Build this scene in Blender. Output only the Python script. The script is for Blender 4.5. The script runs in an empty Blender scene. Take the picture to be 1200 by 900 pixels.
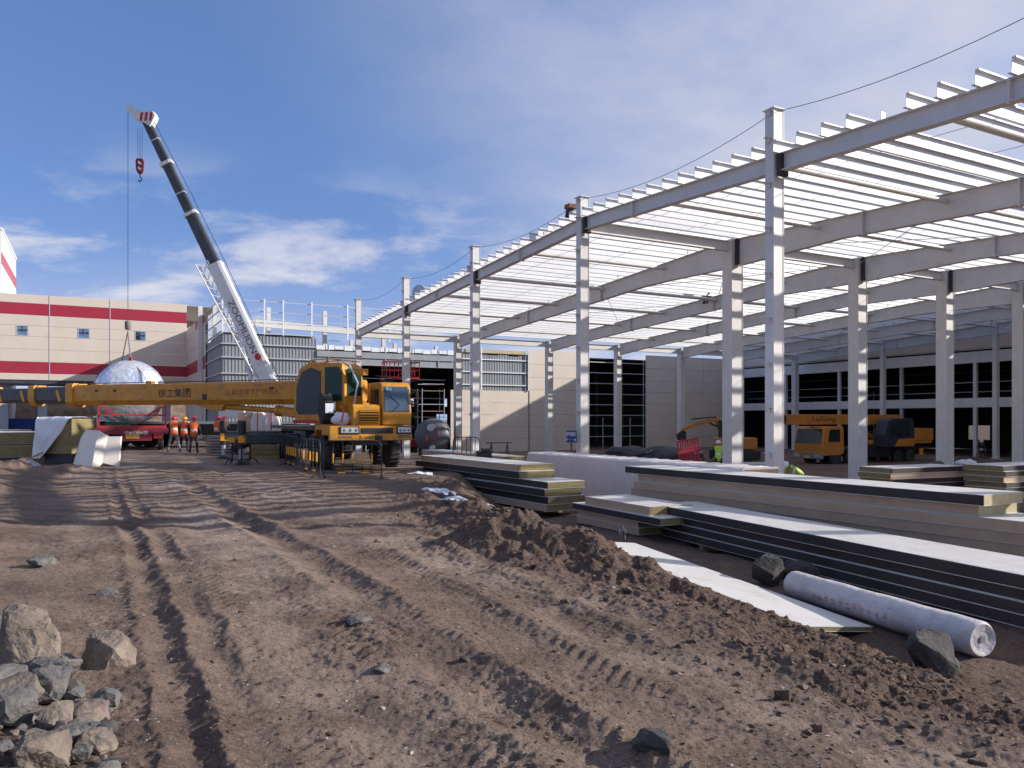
import bpy, bmesh, math, random
import numpy as np
from mathutils import Vector, Matrix, noise as mnoise
random.seed(7)
R = math.radians
SC = bpy.context.scene
COL = SC.collection

# ------------------------------------------------------------------ camera, sky, sun, exposure
F, HOR, EYE = 915.0, 492.0, 1.6            # focal length in px of the 1200 px photograph, horizon row, eye height
cd = bpy.data.cameras.new('camera'); cam = bpy.data.objects.new('camera', cd); COL.objects.link(cam)
cam.location = (0, 0, EYE); cam.rotation_euler = (R(90), 0, 0)
cd.sensor_width = 36; cd.lens = F/1200*36; cd.shift_y = (HOR-450)/1200
cd.clip_start = .05; cd.clip_end = 6000
SC.camera = cam
SUN_AZ, SUN_EL = R(2.2), R(23.4)         # direction to the sun, measured from +X towards +Y
w = bpy.data.worlds.new('World'); SC.world = w; w.use_nodes = True
nt = w.node_tree; N = nt.nodes; L = nt.links; N.clear()
def nn(tree, kind, **kw):
    n = tree.nodes.new(kind)
    for k, v in kw.items(): setattr(n, k, v)
    return n
wo = nn(nt, 'ShaderNodeOutputWorld'); bg = nn(nt, 'ShaderNodeBackground'); L.new(bg.outputs[0], wo.inputs[0])
sky = nn(nt, 'ShaderNodeTexSky', sky_type='NISHITA'); sky.sun_disc = False
sky.sun_elevation = SUN_EL; sky.sun_rotation = R(90)-SUN_AZ
sky.altitude = 1800; sky.air_density = 1.15; sky.dust_density = .35; sky.ozone_density = 2.6
bg.inputs[1].default_value = .145
tc = nn(nt, 'ShaderNodeTexCoord'); sep = nn(nt, 'ShaderNodeSeparateXYZ'); L.new(tc.outputs['Generated'], sep.inputs[0])
def wm(op, a, b=None, c=None, clamp=False):
    n = nn(nt, 'ShaderNodeMath', operation=op); n.use_clamp = clamp
    for i, x in enumerate((a, b, c)):
        if x is None: continue
        if isinstance(x, (int, float)): n.inputs[i].default_value = x
        else: L.new(x, n.inputs[i])
    return n.outputs[0]
zc = wm('ADD', wm('MAXIMUM', sep.outputs[2], 0.0), .32)
comb = nn(nt, 'ShaderNodeCombineXYZ')
L.new(wm('DIVIDE', sep.outputs[0], zc), comb.inputs[0]); L.new(wm('DIVIDE', sep.outputs[1], zc), comb.inputs[1])
def cloud(scale, loc, sx, detail, rough, lo, hi, rot=0):
    mp = nn(nt, 'ShaderNodeMapping'); mp.inputs['Location'].default_value = loc; mp.inputs['Scale'].default_value = (sx, 1, 1)
    mp.inputs['Rotation'].default_value = (0, 0, rot)
    L.new(comb.outputs[0], mp.inputs[0])
    no = nn(nt, 'ShaderNodeTexNoise'); no.inputs['Scale'].default_value = scale; no.inputs['Detail'].default_value = detail
    no.inputs['Roughness'].default_value = rough; no.inputs['Distortion'].default_value = .25
    L.new(mp.outputs[0], no.inputs[0])
    mr = nn(nt, 'ShaderNodeMapRange', interpolation_type='SMOOTHSTEP'); mr.inputs[1].default_value = lo; mr.inputs[2].default_value = hi
    L.new(no.outputs[0], mr.inputs[0]); return mr.outputs[0]
cz2 = wm('ADD', wm('MULTIPLY', wm('MAXIMUM', sep.outputs[2], 0.0), .85), .30)      # the thin air of the plateau: little brightening at the horizon
cmb2 = nn(nt, 'ShaderNodeCombineXYZ'); L.new(sep.outputs[0], cmb2.inputs[0]); L.new(sep.outputs[1], cmb2.inputs[1]); L.new(cz2, cmb2.inputs[2])
nrm = nn(nt, 'ShaderNodeVectorMath', operation='NORMALIZE'); L.new(cmb2.outputs[0], nrm.inputs[0]); L.new(nrm.outputs[0], sky.inputs[0])
tint = nn(nt, 'ShaderNodeMix', data_type='RGBA', blend_type='MULTIPLY'); tint.inputs[0].default_value = 1; L.new(sky.outputs[0], tint.inputs[6]); tint.inputs[7].default_value = (.93, .965, 1.12, 1)
c1 = cloud(4.6, (3.1, 5.0, 0), .7, 12, .6, .45, .68)               # broken cloud, low over the horizon
c2 = cloud(1.0, (1.3, 4.1, 0), .7, 11, .6, .26, .66, .5)              # thin veil, thicker towards the sun
c3 = cloud(1.1, (5.2, .4, 0), .6, 9, .58, .42, .62)                  # pale bank on the horizon
def smr(v, a, b):
    n = nn(nt, 'ShaderNodeMapRange', interpolation_type='SMOOTHSTEP'); n.inputs[1].default_value = a; n.inputs[2].default_value = b; L.new(v, n.inputs[0]); return n.outputs[0]
lowm = smr(sep.outputs[2], .33, .17); hor = smr(sep.outputs[2], .26, .02)
sidev = smr(wm('ADD', wm('MULTIPLY', sep.outputs[0], .9), wm('MULTIPLY', sep.outputs[2], .55)), -.08, .46)
cf = wm('MULTIPLY', wm('MULTIPLY', c2, sidev), 1.0)
cf = wm('MAXIMUM', cf, wm('MULTIPLY', wm('ADD', wm('MULTIPLY', c3, .4), .38), hor))
mx = nn(nt, 'ShaderNodeMix', data_type='RGBA'); L.new(cf, mx.inputs[0]); L.new(tint.outputs[2], mx.inputs[6])
mx.inputs[7].default_value = (3.15, 3.2, 3.75, 1)
mx2 = nn(nt, 'ShaderNodeMix', data_type='RGBA'); L.new(wm('MULTIPLY', wm('MULTIPLY', c1, lowm), .85), mx2.inputs[0]); L.new(mx.outputs[2], mx2.inputs[6])
mx2.inputs[7].default_value = (3.7, 3.7, 4.1, 1)
L.new(mx2.outputs[2], bg.inputs[0])
sd = bpy.data.lights.new('sun', 'SUN'); sun = bpy.data.objects.new('sun', sd); COL.objects.link(sun)
sd.energy = 4.3; sd.angle = R(.53); sd.color = (1, .955, .895)
sv = Vector((math.cos(SUN_AZ)*math.cos(SUN_EL), math.sin(SUN_AZ)*math.cos(SUN_EL), math.sin(SUN_EL)))
sun.rotation_euler = sv.to_track_quat('Z', 'Y').to_euler(); sun.location = sv*80
SC.view_settings.view_transform = 'Standard'; SC.view_settings.look = 'None'
SC.view_settings.exposure = .5; SC.view_settings.gamma = 1
SC.view_settings.use_curve_mapping = False
SC.cycles.use_denoising = True; SC.cycles.max_bounces = 6; SC.cycles.diffuse_bounces = 3; SC.cycles.glossy_bounces = 3; SC.cycles.transmission_bounces = 4

# ------------------------------------------------------------------ site frame: t along the ridge, s along the gable
A = R(28.24); CA, SA = math.cos(A), math.sin(A)
O = Vector((2.57, 28.4, 0))                # foot of the ridge gable column
FLOOR = -1.2
def W(t, s, z=0.0): return Vector((O.x+t*CA-s*SA, O.y+t*SA+s*CA, z))
def tc_of(x, y): return (x*CA+y*SA, -x*SA+y*CA)          # site frame measured from the camera
T_CAM, S_CAM = tc_of(O.x, O.y)                            # camera -> O
def at(px, py, z):                                        # ground-survey helper: point at height z
    d = F*(EYE-z)/(py-HOR); return Vector(((px-600)/F*d, d, z))
def t_on(px, s):                                          # t where the column of sight px meets the line s
    k = (px-600)/F
    return (k*(O.y+s*CA)-(O.x-s*SA))/(CA-k*SA)
def s_on(px, t):
    k = (px-600)/F
    return (O.x+t*CA-k*(O.y+t*SA))/(SA+k*CA)

# ------------------------------------------------------------------ materials
MATS = {}
def M(name, col=(.5,.5,.5), rough=.6, metal=0., var=.12, scale=2., bump=0., bscale=30., dirt=0., dcol=(.12,.085,.06), spec=.5, stretch=None, emit=0, alpha=1, trans=0):
    if name in MATS: return MATS[name]
    m = bpy.data.materials.new(name); m.use_nodes = True; t = m.node_tree; b = t.nodes['Principled BSDF']
    b.inputs['Roughness'].default_value = rough; b.inputs['Metallic'].default_value = metal
    b.inputs['Specular IOR Level'].default_value = spec
    tco = nn(t, 'ShaderNodeTexCoord'); src = tco.outputs['Object']
    if stretch:
        mp = nn(t, 'ShaderNodeMapping'); mp.inputs['Scale'].default_value = stretch; t.links.new(src, mp.inputs[0]); src = mp.outputs[0]
    no = nn(t, 'ShaderNodeTexNoise'); no.inputs['Scale'].default_value = scale; no.inputs['Detail'].default_value = 7; no.inputs['Roughness'].default_value = .62
    t.links.new(src, no.inputs[0])
    cr = nn(t, 'ShaderNodeMapRange'); cr.inputs[1].default_value = .3; cr.inputs[2].default_value = .7
    cr.inputs[3].default_value = 1-var; cr.inputs[4].default_value = 1+var; t.links.new(no.outputs[0], cr.inputs[0])
    oi = nn(t, 'ShaderNodeObjectInfo'); orr = nn(t, 'ShaderNodeMapRange'); orr.inputs[3].default_value = 1-var*.35; orr.inputs[4].default_value = 1+var*.35
    t.links.new(oi.outputs['Random'], orr.inputs[0])
    mu = nn(t, 'ShaderNodeMath', operation='MULTIPLY'); t.links.new(cr.outputs[0], mu.inputs[0]); t.links.new(orr.outputs[0], mu.inputs[1])
    vm = nn(t, 'ShaderNodeVectorMath', operation='SCALE'); vm.inputs[0].default_value = col; t.links.new(mu.outputs[0], vm.inputs['Scale'])
    out = vm.outputs[0]
    if dirt:
        n2 = nn(t, 'ShaderNodeTexNoise'); n2.inputs['Scale'].default_value = scale*2.7; n2.inputs['Detail'].default_value = 8; n2.inputs['Roughness'].default_value = .7
        t.links.new(src, n2.inputs[0])
        r2 = nn(t, 'ShaderNodeMapRange'); r2.inputs[1].default_value = .5; r2.inputs[2].default_value = .72; r2.inputs[4].default_value = dirt; t.links.new(n2.outputs[0], r2.inputs[0])
        mi = nn(t, 'ShaderNodeMix', data_type='RGBA'); t.links.new(r2.outputs[0], mi.inputs[0]); t.links.new(out, mi.inputs[6]); mi.inputs[7].default_value = (*dcol, 1)
        out = mi.outputs[2]
    t.links.new(out, b.inputs['Base Color'])
    if bump:
        n3 = nn(t, 'ShaderNodeTexNoise'); n3.inputs['Scale'].default_value = bscale; n3.inputs['Detail'].default_value = 5; t.links.new(src, n3.inputs[0])
        bp = nn(t, 'ShaderNodeBump'); bp.inputs['Strength'].default_value = bump; bp.inputs['Distance'].default_value = .02
        t.links.new(n3.outputs[0], bp.inputs['Height']); t.links.new(bp.outputs[0], b.inputs['Normal'])
    if trans: b.inputs['Transmission Weight'].default_value = trans
    MATS[name] = m; return m
steel = M('steel_paint', (.69,.66,.615), .5, 0, .07, .8, dirt=.25, dcol=(.33,.29,.25))
galv  = M('galvanised_steel', (.80,.80,.80), .45, .0, .06, 1.5)
galvd = M('galvanised_dull', (.50,.51,.53), .5, .2, .1, 1.5)
webshade = M('web_shade', (.05,.042,.04), .7, 0, .3, 5)  # dark brown: shade on the column webs, painted as a colour
cream = M('cream_panel', (.66,.565,.465), .5, 0, .05, .5, dirt=.12, dcol=(.42,.36,.3))
redp  = M('red_panel', (.36,.022,.045), .45, 0, .08, .6)
corr  = M('corrugated_grey', (.27,.28,.29), .5, .15, .12, .9, stretch=(1,1,.25))
whitep= M('white_panel', (.78,.77,.76), .45, 0, .05, .8, dirt=.18, dcol=(.4,.35,.31))
dark  = M('interior_shade', (.018,.018,.02), .8, 0, .3, 1)  # near-black: the shade inside the halls is put into this colour
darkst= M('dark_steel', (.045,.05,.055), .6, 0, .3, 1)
conc  = M('concrete', (.3,.28,.26), .85, 0, .2, 1.5, bump=.3)
yel   = M('crane_yellow', (.62,.262,.014), .45, 0, .14, 1.1, dirt=.85, dcol=(.20,.115,.055))
org   = M('crane_orange', (.58,.215,.03), .45, 0, .1, 1.1, dirt=.35, dcol=(.2,.12,.05))
blk   = M('black_paint', (.018,.018,.02), .5, 0, .3, 2, dirt=.4, dcol=(.09,.07,.055))
bboom = M('boom_dark', (.06,.062,.065), .45, .1, .2, 1.5, dirt=.3, dcol=(.16,.14,.12))
rubber= M('tyre_rubber', (.03,.028,.027), .85, 0, .25, 4, dirt=.8, dcol=(.16,.12,.095))
hub   = M('wheel_hub', (.2,.14,.1), .7, 0, .3, 4, dirt=.6)
glass = M('cab_glass', (.03,.037,.04), .1, 0, .5, 1.5, spec=.35)
glassg= M('green_glass', (.015,.045,.035), .12, 0, .1, 1, spec=.25)
lampm = M('lamp_lens', (.6,.6,.62), .12, .4, .25, 14)
wcrane= M('crane_white', (.74,.735,.71), .4, 0, .05, 1.2, dirt=.3, dcol=(.35,.32,.28))
redpt = M('red_paint', (.48,.03,.035), .45, 0, .12, 1.5, dirt=.2)
maroon= M('maroon_paint', (.22,.022,.04), .5, 0, .2, 1.5, dirt=.35)
foil  = M('silver_foil', (.88,.88,.88), .24, .8, .08, 1.6, bump=1., bscale=9)
foilg = M('shaded_foil', (.34,.33,.33), .5, .3, .2, 1.5, bump=.5, bscale=6)  # darker copy of the foil, shade of the tank's flank put into the colour
tankm = M('dark_tank', (.11,.115,.125), .4, .2, .15, 1.5)
wool  = M('mineral_wool', (.255,.205,.095), .95, 0, .22, 5, bump=.7, bscale=60, stretch=(1,1,3))
wooll = M('mineral_wool_pale', (.52,.43,.25), .95, 0, .18, 5, bump=.6, bscale=50)
bedge = M('black_edge', (.040,.031,.026), .75, 0, .3, 1.2, dirt=.35, dcol=(.075,.05,.035))
begedge=M('beige_edge', (.56,.375,.235), .75, 0, .1, 1.2, dirt=.25, dcol=(.25,.18,.12))
sheet = M('white_sheet_steel', (.66,.63,.59), .4, 0, .08, .9, dirt=.6, dcol=(.40,.345,.30))
film  = M('white_film', (.86,.75,.67), .4, 0, .07, 1.2, bump=.5, bscale=9, stretch=(1,5,1))
plastic=M('white_plastic_bag', (.72,.72,.73), .4, 0, .08, 2, bump=1, bscale=14)
wood  = M('timber', (.28,.19,.11), .8, 0, .2, 3, stretch=(8,1,1))
tan   = M('tan_crate', (.42,.29,.2), .75, 0, .12, 3)
pinkw = M('pale_bundle', (.68,.6,.57), .6, 0, .08, 3)
blues = M('blue_sheet', (.02,.08,.36), .5, 0, .15, 2)
signb = M('sign_blue', (.015,.055,.22), .45, 0, .05, 1)
ink   = M('black_ink', (.025,.02,.018), .6, 0, .1, 4)
redink= M('red_ink', (.45,.13,.05), .6, 0, .1, 4)
whiteink=M('white_ink', (.85,.85,.85), .5, 0, .03, 4)
green = M('green_paint', (.012,.1,.05), .5, 0, .15, 2)
redplastic=M('red_plastic', (.6,.03,.06), .45, 0, .08, 2)
ropew = M('cable_wire', (.05,.05,.052), .5, .3, .1, 5)
strapm= M('sling_strap', (.22,.2,.19), .8, 0, .2, 8)
hv_o  = M('vest_orange', (.82,.15,.03), .7, 0, .08, 6)
hv_g  = M('vest_green', (.5,.78,.06), .7, 0, .08, 6)
refl  = M('reflective_band', (.75,.75,.6), .4, 0, .05, 6)
skinm = M('skin', (.42,.24,.16), .6, 0, .06, 6)
navy  = M('navy_cloth', (.02,.024,.04), .85, 0, .2, 8)
greyc = M('grey_cloth', (.24,.24,.25), .85, 0, .2, 8)
helr  = M('helmet_red', (.65,.03,.06), .35, 0, .05, 3)
hely  = M('helmet_yellow', (.78,.45,.02), .35, 0, .05, 3)
helw  = M('helmet_white', (.8,.8,.8), .35, 0, .05, 3)
hairm = M('hair', (.015,.012,.01), .7, 0, .1, 6)
yband = M('yellow_band', (.78,.33,.015), .5, 0, .06, 3)
rock_m = {
 'tan': M('rock_tan', (.19,.152,.12), .95, 0, .4, 3.5, bump=1, bscale=26, dirt=.75, dcol=(.12,.098,.085), spec=.2),
 'grey': M('rock_grey', (.135,.127,.12), .95, 0, .35, 4, bump=1, bscale=28, dirt=.55, dcol=(.24,.19,.155), spec=.2),
 'pink': M('rock_pink', (.195,.145,.122), .95, 0, .35, 4, bump=1, bscale=28, dirt=.6, dcol=(.14,.115,.1), spec=.2),
 'dark': M('rock_dark', (.05,.045,.043), .92, 0, .35, 4, bump=1, bscale=18, dirt=.4, dcol=(.11,.085,.07)),
}

# ------------------------------------------------------------------ mesh helpers
OFF = {}
def tag(o, label=None, cat=None, group=None, kind=None):
    if label: o['label'] = label
    if cat: o['category'] = cat
    if group: o['group'] = group
    if kind: o['kind'] = kind
    return o
def thing(name, label, cat, loc=(0,0,0), rz=0, group=None, rot=None):
    o = bpy.data.objects.new(name, None); COL.objects.link(o); o.empty_display_size = .3
    o.location = loc; o.rotation_euler = rot if rot else (0, 0, rz)
    return tag(o, label, cat, group)
def thingS(name, label, cat, t, s, z=0, group=None):       # thing set out in the site frame; its parts are given in site coordinates
    o = thing(name, label, cat, W(t, s, z), A, group); OFF[o] = Vector((t, s, z)); return o
def sh(parent):
    while parent is not None:
        if parent in OFF: return OFF[parent]
        parent = parent.parent
    return None
class MB:
    def __init__(s): s.v = []; s.f = []; s.m = []
    def add(s, vs, fs, mi=0):
        n = len(s.v); s.v += [tuple(v) for v in vs]; s.f += [tuple(i+n for i in f) for f in fs]; s.m += [mi]*len(fs); return s
    def box(s, c, d, rot=None, mi=0):
        hx, hy, hz = d[0]/2, d[1]/2, d[2]/2
        vs = [Vector((x,y,z)) for z in (-hz,hz) for y in (-hy,hy) for x in (-hx,hx)]
        if rot is not None: vs = [rot @ v for v in vs]
        c = Vector(c); vs = [v+c for v in vs]
        return s.add(vs, [(0,2,3,1),(4,5,7,6),(0,1,5,4),(2,6,7,3),(0,4,6,2),(1,3,7,5)], mi)
    def b2(s, a, b, mi=0):
        return s.box([(x+y)/2 for x,y in zip(a,b)], [abs(y-x) for x,y in zip(a,b)], None, mi)
    def beam(s, p0, p1, wd, ht, up=(0,0,1), mi=0):
        p0, p1 = Vector(p0), Vector(p1); d = (p1-p0); ln = d.length; d.normalize(); u = Vector(up); x = d.cross(u)
        if x.length < 1e-4: x = d.cross(Vector((1,0,0)))
        x.normalize(); u = x.cross(d)
        rot = Matrix((x, d, u)).transposed()
        return s.box((p0+p1)/2, (wd, ln, ht), rot, mi)
    def tube(s, p0, p1, r0, r1=None, n=10, caps=True, mi=0):
        r1 = r0 if r1 is None else r1; p0, p1 = Vector(p0), Vector(p1); d = (p1-p0).normalized()
        x = d.orthogonal().normalized(); y = d.cross(x); vs = []
        for p, r in ((p0,r0),(p1,r1)):
            for i in range(n):
                a = 2*math.pi*i/n; vs.append(p+x*(r*math.cos(a))+y*(r*math.sin(a)))
        fs = [(i,(i+1)%n,n+(i+1)%n,n+i) for i in range(n)]
        if caps: fs += [tuple(range(n))[::-1], tuple(range(n,2*n))]
        return s.add(vs, fs, mi)
    def path(s, pts, r, n=6, mi=0):
        pts = [Vector(p) for p in pts]; vs = []; prev = None
        for i, p in enumerate(pts):
            d = (pts[min(i+1,len(pts)-1)]-pts[max(i-1,0)]).normalized()
            x = d.orthogonal().normalized() if prev is None else (prev-d*prev.dot(d)).normalized()
            prev = x; y = d.cross(x)
            for k in range(n):
                a = 2*math.pi*k/n; vs.append(p+x*(r*math.cos(a))+y*(r*math.sin(a)))
        fs = [(i*n+k, i*n+(k+1)%n, (i+1)*n+(k+1)%n, (i+1)*n+k) for i in range(len(pts)-1) for k in range(n)]
        fs += [tuple(range(n))[::-1], tuple(range((len(pts)-1)*n, len(pts)*n))]
        return s.add(vs, fs, mi)
    def lathe(s, prof, n=20, M4=None, mi=0):
        M4 = M4 or Matrix(); vs = []; fs = []
        for r, z in prof:
            for k in range(n):
                a = 2*math.pi*k/n; vs.append(M4 @ Vector((r*math.cos(a), r*math.sin(a), z)))
        for i in range(len(prof)-1):
            for k in range(n): fs.append((i*n+k, i*n+(k+1)%n, (i+1)*n+(k+1)%n, (i+1)*n+k))
        fs += [tuple(range(n))[::-1], tuple(range((len(prof)-1)*n, len(prof)*n))]
        return s.add(vs, fs, mi)
    def prism(s, poly, e0, e1, f=lambda u,v,e: (u,v,e), mi=0):
        n = len(poly); vs = [f(u,v,e0) for u,v in poly]+[f(u,v,e1) for u,v in poly]
        fs = [(i,(i+1)%n,n+(i+1)%n,n+i) for i in range(n)]+[tuple(range(n))[::-1], tuple(range(n,2*n))]
        return s.add(vs, fs, mi)
    def mesh(s, name, mats, off=None):
        me = bpy.data.meshes.new(name)
        v = s.v if off is None else [(a-off[0], b-off[1], c-off[2]) for a,b,c in s.v]
        me.from_pydata(v, [], s.f)
        for m in (mats if isinstance(mats, (list,tuple)) else [mats]): me.materials.append(m)
        if any(s.m): me.polygons.foreach_set('material_index', s.m)
        return me
    def build(s, name, mats, parent=None, smooth=False, bevel=0, off='auto', seg=2):
        o_ = sh(parent) if off == 'auto' else off
        me = s.mesh(name, mats, o_)
        bm = bmesh.new(); bm.from_mesh(me)
        bmesh.ops.recalc_face_normals(bm, faces=bm.faces)
        if bevel: bmesh.ops.bevel(bm, geom=list(bm.edges), offset=bevel, segments=seg, affect='EDGES', profile=.6, clamp_overlap=True)
        bm.to_mesh(me); bm.free()
        if smooth: smooth_by_angle(me, smooth if not isinstance(smooth, bool) else 40)
        return link(name, me, parent)
def smooth_by_angle(me, deg):
    me.polygons.foreach_set('use_smooth', [True]*len(me.polygons))
    try: me.set_sharp_from_angle(angle=R(deg))
    except Exception: pass
def link(name, me, parent=None, loc=None, rot=None):
    o = bpy.data.objects.new(name, me); COL.objects.link(o); o.parent = parent
    if loc is not None: o.location = loc
    if rot is not None: o.rotation_euler = rot
    return o
def text(s, size, mat, parent, loc, rot, name='lettering', sx=1, align='CENTER', ext=.004):
    cu = bpy.data.curves.new('lettering', 'FONT'); cu.body = s; cu.size = size; cu.align_x = align; cu.align_y = 'CENTER'; cu.extrude = ext; cu.resolution_u = 3
    to = bpy.data.objects.new('tmp_text', cu); COL.objects.link(to)
    dg = bpy.context.evaluated_depsgraph_get(); me = bpy.data.meshes.new_from_object(to.evaluated_get(dg))
    bpy.data.objects.remove(to)
    me.materials.clear(); me.materials.append(mat)
    o = link(name, me, parent, loc, rot); o.scale = (sx,1,1); return o
def copy_tree(o, parent=None):
    c = o.copy(); COL.objects.link(c); c.parent = parent
    for ch in list(o.children): copy_tree(ch, c)
    return c

# ------------------------------------------------------------------ ground
def _h(ix, iy, seed):
    n = (ix.astype(np.int64)*374761393 + iy.astype(np.int64)*668265263 + seed*1442695041) & 0xFFFFFFFF
    n = ((n ^ (n >> 13))*1274126177) & 0xFFFFFFFF
    return ((n ^ (n >> 16)) & 0xFFFF)/65535.0
def vn(x, y, seed=0):
    x = np.asarray(x, float); y = np.asarray(y, float)
    ix = np.floor(x); iy = np.floor(y); fx = x-ix; fy = y-iy
    fx = fx*fx*fx*(fx*(fx*6-15)+10); fy = fy*fy*fy*(fy*(fy*6-15)+10)
    a = _h(ix,iy,seed); b = _h(ix+1,iy,seed); c = _h(ix,iy+1,seed); d = _h(ix+1,iy+1,seed)
    return (a+(b-a)*fx+(c-a)*fy+(a-b-c+d)*fx*fy)*2-1
def fbm(x, y, oct=4, seed=0, gain=.5):
    r = 0; a = 1; f = 1
    for i in range(oct): r = r+a*vn(x*f+17*i, y*f-9*i, seed+i); a *= gain; f *= 2.03
    return r
def sst(e0, e1, x):
    u = np.clip((x-e0)/(e1-e0), 0, 1); return u*u*(3-2*u)
CS = [0, 3, 4.8, 6.1, 7.4, 8.7, 12.8, 16.9, 19.5, 23, 30, 60]
CT = [5.1, 5.25, 5.44, 5.25, 5.13, 4.85, 6.0, 7.2, 8.6, 10.8, 11.5, 12.5]
CZ = [-.2,-.24, -.24, -.10, .12, .34, .04, -.04, .0, .0, 0, -.1]
def ground(x, y):
    x = np.asarray(x, float); y = np.asarray(y, float)
    t = x*CA+y*SA; s = -x*SA+y*CA
    ct = np.interp(s, CS, CT)+.3*fbm(s*.8, s*0+3.3, 3, 5); cz = np.interp(s, CS, CZ)
    d = t-ct
    nearf = 1-sst(14, 40, s)
    road = .05*fbm(t*.35, s*.22, 3, 11)+.022*fbm(t*1.3, s*.6, 3, 21)
    road = road+sst(5.5, 2.5, s)*sst(2.0, 5.0, t)*-.16
    # wheel ruts along the haul road
    wob = .16*fbm(s*.22, s*0, 2, 31)
    rutd = np.zeros_like(t); wob = wob*.3; tn_ = t+.025*fbm(x*3.1, y*3.1, 3, 151)+.022*fbm(x*9, y*9, 2, 155)
    for (c, wd, dep, sd_) in ((.45,.075,.06,1),(.76,.075,.055,2),(1.38,.16,.03,3),(2.12,.15,.10,4),(2.75,.2,.045,5),(3.45,.17,.055,6),(-.7,.2,.05,7),(4.05,.12,.04,8),(-1.6,.2,.04,9)):
        u = (tn_-c-wob*(1 if sd_ < 4 else 1.4))/wd
        mod = np.clip(.62+.55*vn(s*.45+sd_*7.1, s*0+sd_, 40+sd_), .1, 1.2)
        rutd = rutd-dep*mod*np.exp(-u*u*.9)+.62*dep*mod*np.exp(-((np.abs(u)-1.9)/.55)**2)
    road = road+.62*rutd*(1-sst(18, 34, s))
    # tyre tread in the firm lanes
    for (c, wd) in ((1.05,.17),(3.1,.2),(1.75,.17),(3.85,.17),(.1,.16),(2.45,.14)):
        e = np.exp(-((t-c-wob)/wd)**4); road = road+.006*e*np.sign(np.sin((s+np.abs(t-c-wob)*.8)*2*np.pi/.13))*np.clip(.4+vn(s*.7, t*2, 60), 0, 1)*(s < 9)
    left = sst(-1.0, -3.2, t)
    road = road+left*(.16*fbm(x*.7, y*.55, 4, 71)+.08)*(1-sst(30,45,s))
    road = road+.42*np.exp(-((t+2.2)/3.2)**2-((s-25.3)/1.0)**2)*(1+.35*fbm(x*2.5, y*2.5, 3, 77))+(.34+.16*fbm(x*1.6, y*1.6, 4, 78))*np.exp(-((t+3.4)/1.5)**2)*sst(9, 13, s)*(1-sst(22, 25, s))
    # berm of pushed-up soil, the ground beyond it lies lower
    low = -.8-.4*sst(3.5, 9, d)+.06*fbm(x*.8, y*.8, 3, 81)*(1-sst(8,11,d))
    up = np.clip((d+1.05)/1.05, 0, 1); up = up**1.15; up = up*up*(3-2*up)
    dn = sst(0, 1.7, d)
    z = np.where(d < 0, road*(1-up)+cz*up, cz*(1-dn)+low*dn)
    bw = np.exp(-(np.minimum(d,0)/1.1)**2)*np.exp(-(np.maximum(d,0)/1.3)**2)*sst(1.5, 4, s)*(1-sst(17,24,s))
    lump = (.11*fbm(x*1.5, y*1.5, 4, 91)+.05*np.abs(fbm(x*4.0, y*4.0, 3, 95))+.016*fbm(x*11, y*11, 3, 97))*(.45+.55*sst(4.5, 8, s))
    z = z+bw*lump
    # crumbs and clods everywhere
    fine = .011*fbm(x*5, y*5, 3, 101)+.011*fbm(x*15, y*15, 4, 111, .6)+.010*np.maximum(fbm(x*30, y*30, 2, 117), 0)
    rough = (.50+.9*bw+.7*left+.5*np.clip(fbm(x*.9, y*.9, 2, 121), 0, 1))*(1-sst(9.5,12,d)*.8)
    z = z+fine*rough*(.35+.65*nearf)
    far = sst(70, 110, np.hypot(x, y))
    return z*(1-far)+np.where(d > 0, -1.2, -.1)*far, t, s, d, bw, left, rutd
def gz(x, y): return float(ground(np.array([x]), np.array([y]))[0][0])
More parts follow.
